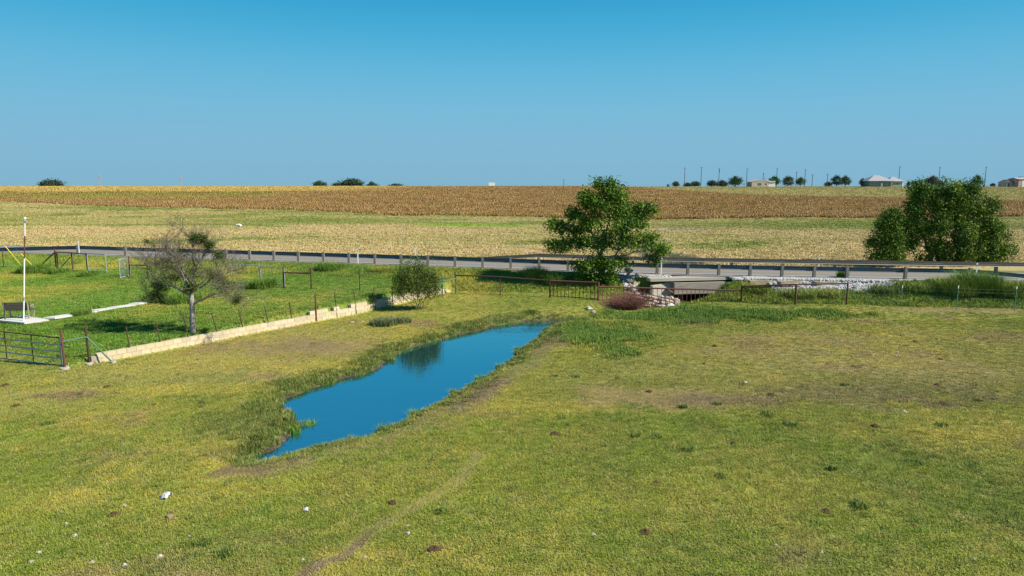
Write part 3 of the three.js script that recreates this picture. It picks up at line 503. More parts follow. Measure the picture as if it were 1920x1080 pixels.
  up(F, -0.75, 44.0, 1.22, 0.045, M.rust); bar(F, [-3.65, 44.6], 1.22, [-0.75, 44.0], 1.2, 0.045, M.rustDark); bar(F, [-0.75, 44.0], 1.2, [2.4, 43.3], 1.08, 0.045, M.rustDark);
  for (const h of [0.3, 0.65, 0.95]) { bar(F, [-3.65, 44.6], h, [-0.75, 44.0], h, 0.004, M.wire, 'wire'); bar(F, [-0.75, 44.0], h, [2.4, 43.3], h, 0.004, M.wire, 'wire'); }
  const barred = (name, label, a, b, ha, hb, lo, n, r, posts) => { const t = thing(name, label, 'fence'); bar(t, a, ha, b, hb, 0.05, M.rust); if (posts & 1) up(t, ...a, ha + 0.05, 0.06, M.rust); if (posts & 2) up(t, ...b, hb + 0.05, 0.06, M.rust);
    for (let i = 1; i < n; i++) { const k = i / n, x = a[0] + (b[0] - a[0]) * k, d = a[1] + (b[1] - a[1]) * k, ya = gy(...a) + ha, yb = gy(...b) + hb, y = ya + (yb - ya) * k; part('bar', rod([x, typeof lo === 'number' ? y - lo : gy(x, d) + 0.05, -d], [x, y, -d], r, 4), M.rust, t); } return t; };
  const g1 = barred('barred_fence_panel', 'rusty barred fence panel in front of the leafy tree', [2.4, 43.3], [5.35, 42.5], 1.08, 1.12, null, 13, 0.018, 3); bar(g1, [2.4, 43.3], 0.98, [5.35, 42.5], 1.02, 0.03, M.rust); bar(g1, [2.4, 43.3], 0.12, [5.35, 42.5], 0.1, 0.025, M.rust);
  const g2 = barred('water_gap_fence', 'long rusty rail with hanging bars spanning the creek', [5.35, 42.5], [14.3, 42.7], 0.86, 0.72, 1.05, 34, 0.016, 0); 
  const g3 = barred('barred_fence_panel', 'rusty mesh panel between stout posts on the grassy side of the culvert', [14.3, 42.7], [17.15, 41.4], 1.0, 1.24, null, 15, 0.013, 3); bar(g3, [14.3, 42.7], 0.9, [17.15, 41.4], 1.14, 0.03, M.rust); bar(g3, [14.3, 42.7], 0.4, [17.15, 41.4], 0.55, 0.007, M.rust);
  const g4 = thing('pipe_fence', 'plain rusty top rail and end post beyond the mesh panel', 'fence'); up(g4, 20.2, 41.3, 1.33, 0.055, M.rust); bar(g4, [17.15, 41.4], 1.25, [20.2, 41.3], 1.3, 0.045, M.rust);
  for (const h of [0.3, 0.65, 0.95]) bar(g4, [17.15, 41.4], h, [20.2, 41.3], h, 0.004, M.wire, 'wire');
  // sagging panel leaning in the creek
  const s = thing('sagging_panel', 'sagging rusty gate panel leaning into the creek bed', 'gate panel', [7.2, 0.86, -42.25], 0);
  const c0 = [V(0, 0, 0), V(2.75, -0.56, 0.3)], c1 = [V(0.0, -0.78, 0.75), V(2.75, -1.22, 1.0)];
  for (let i = 0; i < 5; i++) { const k = i / 4; part('rail', taper([c0[0].clone().lerp(c1[0], k), c0[1].clone().lerp(c1[1], k)], [0.028, 0.028], 6), M.rust, s); }
  for (let i = 0; i < 3; i++) { const k = i / 2; part('upright', taper([c0[0].clone().lerp(c0[1], k), c1[0].clone().lerp(c1[1], k)], [0.026, 0.026], 6), M.rust, s); }
  // green T posts with white tips
  const posts = [[23.45, 41.2, 1.26, 'green T post with a white tip, closest to the plain rusty end post'], [26.0, 39.95, 1.4, 'green T post with a white tip in front of the tall grass mound'], [29.0, 39.4, 1.46, 'green T post with a white tip past the tall grass mound'], [32.6, 38.8, 1.4, 'green T post with a white tip, last before the road end']];
  for (const [x, d, h, label] of posts.slice(0, 3)) { const t = thing('steel_post', label, 'fence post', [x, gy(x, d), -d], 0.2, 'green steel T posts'); part('shaft', merge([box(0.04, h - 0.1, 0.008, 0, (h - 0.1) / 2 - 0.1, 0), box(0.008, h - 0.1, 0.035, 0, (h - 0.1) / 2 - 0.1, -0.02)]), M.greenPaint, t); part('white_tip', merge([box(0.042, 0.16, 0.01, 0, h - 0.1, 0), box(0.01, 0.16, 0.037, 0, h - 0.1, -0.02)]), M.white, t); }
  const wf = thing('fence_wire', 'thin wire strands strung between the green T posts', 'wire'); const w = [[20.2, 41.3], [23.45, 41.2], [26.0, 39.95], [29.0, 39.4], [34, 38.5]];
  for (const h of [0.3, 0.65, 1.0, 1.2]) for (let i = 0; i < 4; i++) bar(wf, w[i], h, w[i + 1], h, 0.004, M.wire, 'wire');
}

// ------------------------------------------------------------------ leaves and limbs
function leafMesh(clumps, per, size, spread, q, tall = 0.75, droop = 0) {     // clumps: [x, y, z, radius]
  const pos = [], n = clumps.length;
  const g2 = () => (q() + q() + q() - 1.5) * 1.15;
  for (let i = 0; i < n; i++) {
    const [cx, cy, cz, r] = clumps[i];
    for (let k = 0; k < per; k++) {
      const x = cx + g2() * r * spread, y = cy + g2() * r * spread * tall, z = cz + g2() * r * spread;
      const s = size * (0.6 + 0.8 * q()), a = q() * 6.283, t = (q() - 0.5) * 2.2 - droop, c = Math.cos(a), d = Math.sin(a), ct = Math.cos(t), st = Math.sin(t), b = (q() - 0.5) * 1.6;
      const ax = c * ct * s, ay = st * s, az = d * ct * s, bx = -d * s * 0.36 * Math.cos(b), by = s * 0.36 * Math.sin(b), bz = c * s * 0.36 * Math.cos(b), f = s * 0.12;
      pos.push(x, y, z, x + ax * 0.5 + bx, y + ay * 0.5 + by + f, z + az * 0.5 + bz, x + ax, y + ay, z + az, x, y, z, x + ax, y + ay, z + az, x + ax * 0.5 - bx, y + ay * 0.5 - by + f, z + az * 0.5 - bz);
    }
  }
  const g = new THREE.BufferGeometry(); g.setAttribute('position', new THREE.Float32BufferAttribute(pos, 3)); g.computeVertexNormals(); return g;
}
const leaf = (r, g, b) => new THREE.MeshPhysicalMaterial({ color: new THREE.Color().setRGB(r, g, b), roughness: 0.7, transmission: 0.25, thickness: 0, side: THREE.DoubleSide, specularIntensity: 0.3 });
function bough(a, b, r0, r1, q, sag = 0.12, n = 5, sides = 6) {
  const p = [], rad = [], l = a.distanceTo(b), j = () => (q() - 0.5) * l * 0.13;
  for (let i = 0; i <= n; i++) { const t = i / n, v = a.clone().lerp(b, t); v.y += Math.sin(t * Math.PI) * l * sag; if (i && i < n) v.add(V(j(), j() * 0.6, j())); p.push(v); rad.push(r0 + (r1 - r0) * Math.pow(t, 0.8)); }
  return [taper(p, rad, sides), p];
}
// blobs: [x, y, z, rx, ry, rz, clumps]; limbs run from the trunk to every blob and twigs to every clump
function leafyTree(o) {
  const q = mulberry(o.seed), t = thing('tree', o.label, o.category ?? 'tree', [o.x, gy(o.x, o.d) - 0.1, -o.d], 0, o.group); if (o.name) t.name = numbered(o.name);
  const wood = [], clumps = [], stems = o.stems;
  const st = stems.map(s => { const [g, p] = bough(V(...s[0]), V(...s[1]), s[2], s[3], q, 0.0, 7, 8); wood.push(g); return p; });
  for (const [x, y, z, rx, ry, rz, n] of o.blobs) {
    const c = V(x, y, z); let best = null, bd = 1e9;
    for (const p of st) for (const v of p) { const dd = v.distanceTo(c) + Math.max(0, v.y - y + 0.3) * 3; if (dd < bd) { bd = dd; best = v; } }
    const [g, p] = bough(best, c, o.limb ?? 0.06, 0.018, q, 0.06); wood.push(g);
    for (let i = 0; i < n; i++) {
      const a = q() * 6.283, u = q() * 2 - 1, rr2 = Math.pow(q(), 0.42), s = Math.sqrt(1 - u * u), e = V(x + Math.cos(a) * s * rx * rr2, y + u * ry * rr2, z + Math.sin(a) * s * rz * rr2);
      clumps.push([e.x, e.y, e.z, 0.7 + 0.6 * q()]);
      if (i % 2 === 0) wood.push(bough(p[2 + Math.floor(q() * 4)], e, 0.014, 0.004, q, 0.05, 3, 4)[0]);
    }
  }
  part('trunk', merge(wood), o.bark ?? M.bark, t);
  const third = Math.ceil(clumps.length / 3); clumps.sort((a, b) => (a[0] * 7.31 + a[2] * 3.7) % 1 - (b[0] * 7.31 + b[2] * 3.7) % 1);
  o.leaves.forEach((m, i) => part('crown', leafMesh(clumps.slice(i * third, (i + 1) * third), o.per, o.size, o.spread ?? 0.3, q, o.tall ?? 0.75, o.droop ?? 0), m, t));
  return t;
}
const oak = [leaf(0.11, 0.215, 0.016), leaf(0.16, 0.27, 0.02), leaf(0.075, 0.165, 0.014)], wispy = [leaf(0.11, 0.165, 0.025), leaf(0.16, 0.2, 0.032), leaf(0.075, 0.12, 0.024)], willow = [leaf(0.085, 0.175, 0.016), leaf(0.15, 0.235, 0.02), leaf(0.055, 0.12, 0.014)];
leafyTree({ // the tree by the culvert, about 8 m across
  label: 'broad leafy green tree standing beside the culvert and road', x: 6.0, d: 46.2, seed: 5, bark: M.barkGrey, per: 48, size: 0.15, spread: 0.36, limb: 0.07, leaves: oak,
  stems: [[[0, 0, 0], [0.15, 3.6, 0], 0.16, 0.07], [[0.1, 0, 0.1], [-0.7, 3.4, 0.3], 0.11, 0.05], [[0.15, 0, -0.1], [1.3, 3.3, 0.2], 0.12, 0.05], [[0, 0.3, 0], [0.3, 5.2, -0.2], 0.1, 0.03]],
  blobs: [[0.0, 6.5, 0, 0.75, 0.55, 0.8, 26], [0.7, 6.0, 0.3, 0.8, 0.7, 0.9, 30], [-1.0, 5.7, 0.2, 0.75, 0.6, 0.8, 26], [1.2, 5.2, -0.3, 0.8, 0.8, 1.0, 28], [-0.2, 5.2, 0.6, 1.1, 0.8, 1.0, 38], [-1.9, 4.6, 0, 0.75, 0.42, 0.7, 20], [-3.0, 3.95, 0.2, 0.6, 0.42, 0.6, 18], [-2.1, 3.6, -0.3, 0.8, 0.45, 0.8, 20], [-0.9, 4.1, 0.5, 0.9, 0.7, 1, 26], [0.8, 4.1, 0.8, 1.2, 0.9, 0.9, 36], [2.2, 4.3, 0, 0.7, 0.8, 0.9, 24], [3.0, 4.9, 0.2, 0.5, 0.5, 0.5, 15], [2.4, 4.9, -0.5, 0.5, 0.4, 0.6, 12], [-2.9, 2.6, 0.3, 0.9, 0.38, 0.7, 24], [-1.9, 2.75, -0.2, 0.6, 0.35, 0.7, 13], [-0.9, 2.7, 0.4, 0.9, 0.6, 0.9, 24], [0.4, 2.8, -0.5, 1.0, 0.7, 1.0, 24], [1.7, 3.0, 0.5, 0.9, 0.7, 0.9, 26], [3.0, 2.9, 0.3, 0.85, 0.6, 0.8, 22], [4.0, 2.35, 0.2, 0.75, 0.42, 0.6, 20], [3.5, 1.7, 0, 0.45, 0.4, 0.5, 9], [-0.6, 1.5, 0.6, 0.9, 0.55, 0.8, 22], [-1.5, 1.1, 0.3, 0.8, 0.55, 0.7, 18], [0.5, 1.3, 0.7, 0.8, 0.6, 0.8, 18], [1.3, 1.4, 0.0, 0.6, 0.5, 0.6, 10], [-1.0, 0.5, 0.5, 1.0, 0.45, 0.6, 16], [0.3, 0.5, 0.9, 0.7, 0.4, 0.5, 10]],
});
leafyTree({ // thicket behind the road
  label: 'large dark green spreading tree behind the guardrail', x: 35.6, d: 57.5, seed: 6, per: 75, size: 0.16, spread: 0.38, limb: 0.08, leaves: willow, tall: 1.1, droop: 0.5,
  stems: [[[0, -0.4, 0], [0.2, 4.2, 0], 0.2, 0.08], [[0.5, -0.4, 0.2], [2.2, 3.8, 0.3], 0.16, 0.06], [[-0.5, -0.4, 0], [-2.2, 3.8, 0.2], 0.16, 0.06], [[0.8, -0.4, 0], [3.4, 2.2, 0], 0.12, 0.05]],
  blobs: [[-2.0, 6.2, 0, 0.9, 0.8, 1.1, 34], [-0.1, 6.1, 0.3, 1.0, 0.9, 1.2, 36], [1.9, 6.0, 0, 1.0, 0.9, 1.1, 34], [-2.6, 4.9, 0.3, 0.9, 0.9, 1.2, 30], [-0.9, 4.8, 0.5, 1.2, 1.1, 1.2, 40], [1.0, 4.6, 0.6, 1.3, 1.1, 1.2, 40], [2.9, 4.6, 0.2, 1.1, 1.0, 1.2, 36], [3.8, 5.0, 0, 0.55, 0.6, 0.8, 13], [-2.7, 3.4, 0.4, 0.9, 0.9, 1.1, 26], [-1.1, 3.2, 0.6, 1.2, 1.0, 1.2, 34], [1.0, 3.0, 0.8, 1.4, 1.0, 1.1, 40], [3.3, 3.0, 0.5, 1.3, 1.1, 1.2, 40], [4.6, 2.6, 0, 0.8, 0.9, 0.9, 22], [-2.6, 1.9, 0.3, 0.8, 0.7, 1, 18], [-0.6, 1.6, 0.6, 1.1, 0.7, 1, 26], [1.7, 1.5, 0.8, 1.3, 0.8, 1, 32], [3.9, 1.5, 0.5, 1.3, 0.7, 1, 32], [5.3, 1.3, 0.2, 0.8, 0.5, 0.8, 16], [0, 0.7, 0.4, 2.4, 0.5, 0.8, 26], [3, 0.6, 0.5, 2.2, 0.5, 0.8, 26]],
});
leafyTree({
  label: 'smaller slim green tree beside the large dark tree behind the guardrail', x: 30.8, d: 56.6, seed: 8, per: 60, size: 0.15, spread: 0.36, limb: 0.05, leaves: willow, tall: 1.0, droop: 0.4,
  stems: [[[0, -0.3, 0], [0.1, 3.4, 0], 0.12, 0.04], [[0.3, -0.3, 0], [0.9, 2.4, 0.2], 0.09, 0.03]],
  blobs: [[0.2, 4.3, 0, 0.75, 0.55, 0.7, 22], [-0.4, 3.6, 0.2, 0.9, 0.6, 0.8, 26], [0.6, 3.4, 0, 0.75, 0.7, 0.8, 22], [-0.8, 2.7, 0.2, 0.75, 0.55, 0.7, 18], [0.3, 2.5, 0.4, 0.9, 0.7, 0.8, 26], [-1.1, 1.9, 0.2, 0.75, 0.45, 0.7, 18], [0.0, 1.6, 0.4, 1.1, 0.6, 0.8, 26], [-1.0, 0.9, 0.3, 0.9, 0.5, 0.7, 20], [0.6, 0.8, 0.3, 1.0, 0.5, 0.7, 18], [1.3, 2.0, 0, 0.5, 0.6, 0.6, 10]],
});
leafyTree({ // airy bush by the wall
  name: 'bush', category: 'bush', label: 'wispy olive green bush growing against the block wall', x: -5.45, d: 39.9, seed: 9, per: 85, size: 0.075, spread: 0.36, limb: 0.018, leaves: wispy, tall: 1.2, bark: M.bark,
  stems: [[[0, 0, 0], [0.1, 1.7, 0], 0.03, 0.014], [[0.05, 0, 0], [-0.7, 1.6, 0.1], 0.028, 0.012], [[-0.05, 0, 0], [0.8, 1.5, 0.1], 0.028, 0.012], [[0, 0, 0.05], [1.0, 1.0, -0.2], 0.024, 0.01], [[0, 0, 0], [-0.9, 0.9, 0.3], 0.024, 0.01], [[0.1, 0, 0], [0.5, 1.5, 0.5], 0.024, 0.01]],
  blobs: [[0.05, 2.55, 0, 0.5, 0.5, 0.5, 16], [-0.5, 2.2, 0.1, 0.55, 0.5, 0.5, 18], [0.6, 2.1, 0, 0.55, 0.45, 0.5, 18], [-1.05, 1.9, 0, 0.45, 0.5, 0.5, 15], [1.0, 1.75, 0.1, 0.45, 0.45, 0.5, 15], [0.1, 1.8, 0.3, 0.7, 0.5, 0.6, 22], [-0.6, 1.4, 0.2, 0.6, 0.45, 0.5, 16], [0.6, 1.4, 0.2, 0.6, 0.45, 0.5, 16], [-1.05, 1.1, 0, 0.4, 0.3, 0.4, 8], [1.1, 1.1, 0, 0.35, 0.3, 0.4, 7], [0, 1.1, 0.2, 0.5, 0.3, 0.4, 9]],
});
{ // half dead tree on the lawn
  const q = mulberry(17), x = -14.77, d = 31.5, t = thing('dead_tree', 'nearly leafless grey tree with tangled twigs on the lawn behind the wall', 'tree', [x, gy(x, d) - 0.05, -d]);
  const trunk = [], twigs = [], moss = [];
  const fork = V(0.02, 1.9, 0);
  trunk.push(taper([V(-0.05, 0, 0), V(-0.02, 0.12, 0), V(0, 0.7, 0), V(0.03, 1.3, 0.02), fork], [0.17, 0.13, 0.115, 0.11, 0.105], 10));
  const limbs = [[V(0.02, 1.35, 0), V(0.8, 1.75, 0.2), V(1.6, 1.95, 0.3), V(2.3, 1.8, 0.2), 0.06], [fork, V(-0.1, 2.6, 0), V(-0.5, 3.4, 0.1), V(-1.0, 4.0, 0.0), 0.07], [fork, V(0.25, 2.6, 0.1), V(0.5, 3.3, 0), V(0.9, 4.0, -0.1), 0.07], [V(0, 1.75, 0), V(-0.6, 2.2, 0.2), V(-1.1, 2.3, 0.4), V(-1.6, 2.0, 0.3), 0.055], [fork, V(0.7, 2.4, -0.3), V(1.3, 2.9, -0.4), V(2.0, 2.9, -0.3), 0.055], [fork, V(-0.5, 2.6, -0.4), V(-1.1, 3.0, -0.7), V(-1.6, 3.1, -0.9), 0.05], [fork, V(0.1, 2.5, 0.5), V(0.0, 3.1, 0.9), V(-0.2, 3.6, 1.1), 0.05], [fork, V(0.1, 3.0, -0.3), V(0.0, 3.8, -0.5), V(-0.1, 4.4, -0.5), 0.05], [fork, V(0.5, 2.3, 0.6), V(1.0, 2.5, 0.9), V(1.7, 2.4, 1.0), 0.045], [V(0, 1.8, 0), V(-0.8, 2.5, 0.4), V(-1.3, 2.9, 0.6), V(-1.7, 3.3, 0.5), 0.045]];
  const grow = (a, dir, len, r, lv) => {
    const p = [a.clone()], rad = [r], dv = dir.clone(); let c = a.clone(); const n = 4;
    for (let i = 0; i < n; i++) { dv.add(V((q() - 0.5) * 0.9, (q() - 0.5) * 0.7 + 0.04, (q() - 0.5) * 0.9)).normalize(); c = c.clone().addScaledVector(dv, len / n); p.push(c); rad.push(r * (1 - 0.75 * (i + 1) / n)); if (lv > 0 && q() < 0.97) for (let m = 0; m < (q() < 0.5 ? 2 : 1); m++) grow(c, dv.clone().add(V((q() - 0.5) * 2.1, (q() - 0.35) * 1.5, (q() - 0.5) * 2.1)).normalize(), len * (0.5 + 0.3 * q()), rad[i + 1] * 0.75, lv - 1); }
    twigs.push(taper(p, rad.map(v => Math.max(v, 0.0045)), lv > 1 ? 5 : 3));
  };
  for (const [a, b, c, e, r] of limbs) {
    const cv = new THREE.CatmullRomCurve3([a, b, c, e]), p = cv.getPoints(8); p.forEach((v, i) => { if (i > 1 && i < 8) v.add(V((q() - 0.5) * 0.1, (q() - 0.5) * 0.1, (q() - 0.5) * 0.1)); });
    trunk.push(taper(p, p.map((v, i) => r * (1 - 0.8 * i / 8)), 6));
    for (let i = 2; i <= 8; i++) for (let m = 0; m < (i > 4 ? 2 : 1); m++) { const dv = V().subVectors(p[i], p[i - 1]).normalize().add(V((q() - 0.5) * 2, (q() - 0.4) * 1.4, (q() - 0.5) * 2)).normalize(); grow(p[i], dv, 0.55 + 0.35 * q(), 0.017, 2); }
  }
  grow(V(-0.05, 0.75, 0.02), V(-1, 0.5, 0.3).normalize(), 0.5, 0.012, 2); grow(V(-0.05, 0.6, 0.02), V(-1, 0.1, 0.3).normalize(), 0.4, 0.012, 2);
  part('trunk', merge(trunk), mat(0.3, 0.265, 0.24, 0.95), t); part('twigs', merge(twigs), M.twig, t);
  for (const [mx, my, mz, r, n] of [[0.42, 4.4, 0, 0.9, 34], [0.75, 4.4, 0.1, 0.6, 18], [0.98, 4.1, 0, 0.7, 24], [-1.65, 4.2, 0, 0.6, 9], [-1.5, 1.75, 0.3, 0.9, 30], [-1.15, 2.2, 0.4, 1, 22], [-0.6, 2.7, 0.3, 1, 16], [0.1, 2.2, 0.4, 1, 26], [1.1, 2.7, -0.2, 1, 22], [2.2, 1.65, 0.2, 0.6, 16], [1.45, 3.65, 0.1, 0.55, 18], [0.4, 2.9, 0.3, 1, 16], [-0.9, 3.3, 0, 1, 10], [1.7, 2.3, 0.2, 1, 14], [-0.3, 3.7, 0, 1, 8]]) for (let i = 0; i < n; i++) moss.push([mx + (q() - 0.5) * r * 0.55, my + (q() - 0.5) * r * 0.4, mz + (q() - 0.5) * r * 0.55, 0.55]);
  part('crown', leafMesh(moss, 44, 0.06, 0.3, q), leaf(0.085, 0.12, 0.022), t);
}
// ------------------------------------------------------------------ weeds, tussocks, brush
function tussock(name, label, category, x, d, r, h, n, m, group, wide = 0.02, lean = 0.7) { const seed = Math.floor((x + 90) * 131 + d * 17); const o = solo(name, clump(n, r, h, wide, lean, seed), m, label, category, group); o.position.set(x, gy(x, d), -d); return o; }
{
  const gA = mat(0.12, 0.21, 0.018, 0.85), gB = mat(0.19, 0.25, 0.026, 0.85), gC = mat(0.115, 0.17, 0.026, 0.85), gD = mat(0.24, 0.27, 0.035, 0.85), gray = mat(0.13, 0.16, 0.06, 0.9);
  const gW = mat(0.11, 0.165, 0.022, 0.85), list = [
    [-34.2, 49.2, 1.0, 0.75, 700, gA, 'bushy green tussock at the foot of the slanting rusty brace'], [-32.4, 49.0, 0.8, 0.45, 400, gA, 'low green tussock in front of the rusty pipe corner'], [-29.2, 47.4, 0.6, 0.5, 300, gA, 'green tussock under the narrow wire gate'],
    [-20.0, 38.7, 0.8, 0.55, 520, gA, 'green tussock where the concrete path ends'], [-18.5, 38.5, 1.0, 0.65, 700, gA, 'wide green tussock between the path end and the dead tree'], [-22.2, 35.2, 0.5, 0.35, 300, gA, 'green grass clump covering the middle of the concrete path'], [-22.6, 36.4, 0.6, 0.3, 260, gA, 'low green clump beside the bench path'],
    [-15.6, 43.0, 0.8, 0.7, 620, gA, 'tall green tussock in front of the tubular double gate'], [-13, 49, 0.9, 0.8, 500, gA, 'green weed tuft against the guardrail above the lawn'], [-9.2, 48.3, 0.7, 0.5, 400, gD, 'yellowish weed tuft under the guardrail'],
    [-6.7, 35.6, 0.7, 0.45, 420, gray, 'grey green weed clump between the wall and the pond'], [-5.9, 36.3, 0.55, 0.3, 260, gray, 'low spreading weed next to the grey green clump'],
    [22.4, 46.6, 0.35, 0.6, 260, gA, 'green shrubby weed sprouting from the white gravel'], [27.2, 44.0, 0.6, 0.4, 300, gB, 'dry green tuft at the road edge before the tall grass mound'],
    [2.8, 45.9, 0.7, 0.9, 520, gA, 'dark weed clump behind the barred fence panel'], [1.6, 47.0, 0.8, 1.0, 520, gD, 'light green shrubby weeds on the embankment by the leafy tree'],
    [12.8, 45.8, 0.5, 0.36, 360, gB, 'tall creek weeds in front of the dark culvert opening'], [14.5, 46.2, 0.7, 0.55, 560, gA, 'dense green creek weeds hiding half of the culvert'], [15.8, 44.4, 0.8, 0.6, 560, gB, 'light green weeds beside the mesh panel'], [18.3, 43.3, 1.0, 0.55, 620, gB, 'pale green weeds behind the plain rusty top rail'], [20.0, 43.3, 0.9, 0.5, 500, gD, 'yellow green weeds by the rusty end post'],
    [23.8, 43.6, 1.0, 0.6, 500, gC, 'dark weeds on the bank past the rusty end post'], [25.6, 43.2, 1.0, 0.6, 520, gB, 'green bank grass tuft behind the first T posts'],
    [27.6, 42.6, 1.2, 1.15, 900, gB, 'tall arching grass on the near flank of the grass mound'], [29.0, 42.8, 1.3, 1.35, 1100, gA, 'tall arching grass forming the crown of the grass mound'], [30.4, 42.2, 1.1, 1.0, 800, gB, 'tall arching grass on the far flank of the grass mound'],
  ];
  for (const [x, d, r, h, n, m, label] of list) tussock('grass_tussock', label, 'grass clump', x, d, r, h, n * 2, m, null, 0.022, 0.75);
  const weeds = [[1.64, 25.8], [2.44, 25.65], [3.57, 19.33], [4.17, 19.24], [8.45, 20.29], [4.84, 18.22], [1.59, 20.97], [15.8, 22.67], [12.99, 20.14], [8.22, 16.95], [7.87, 14.85], [-1.61, 14.59], [-6.29, 13.19], [-5.69, 12.78], [6.82, 22.21], [8.1, 21.13], [5.6, 21.9], [-14.2, 20.4], [10.6, 17.4], [13.6, 17.1], [5.2, 16.5], [12.2, 24.6]];
  R = mulberry(51);
  weeds.forEach(([x, d], i) => tussock('pasture_weed', 'small dark green weed tuft growing in the grazed pasture', 'weed', x, d, rr(0.12, 0.24), rr(0.09, 0.17), 90, i % 2 ? gW : gC, 'weed tufts in the pasture', 0.02, 0.8));
  const bank = [[-0.42, 27.9], [0.35, 31.2], [0.25, 30.4], [-1.2, 26.0], [-2.1, 24.3], [-3.2, 21.9], [-3.9, 20.3], [-6.5, 21.2], [-5.3, 29.3], [-6.75, 20.5], [-4.6, 19.5]];
  bank.forEach(([x, d], i) => tussock('bank_tuft', 'dark grass tuft overhanging the pond edge', 'grass clump', x, d, rr(0.16, 0.3), rr(0.18, 0.3), 130, i % 2 ? gA : gC, 'grass tufts at the pond edge', 0.02, 0.9));
  // reddish dead brush caught on the fence
  const q = mulberry(61), tw = [];
  for (let i = 0; i < 900; i++) { const a = V((q() - 0.5) * 1.7, q() * 0.35, (q() - 0.5) * 1.0), l = 0.4 + 0.8 * q(), dv = V((q() - 0.5) * 1.6, 0.25 + q(), (q() - 0.5) * 1.4).normalize(); const b = a.clone().addScaledVector(dv, l * 0.5), c = b.clone().addScaledVector(dv.add(V((q() - 0.5) * 0.9, (q() - 0.7) * 0.9, (q() - 0.5) * 0.9)).normalize(), l * 0.5); tw.push(taper([a, b, c], [0.009, 0.007, 0.004], 3)); }
  const br = solo('dead_brush', merge(tw), mat(0.2, 0.09, 0.07, 1), 'tangle of reddish dead brush caught against the creek fence', 'brush'); br.position.set(7.0, gy(7.0, 41.6) - 0.05, -41.6);
  // palings of tall weeds round the tree foot
}
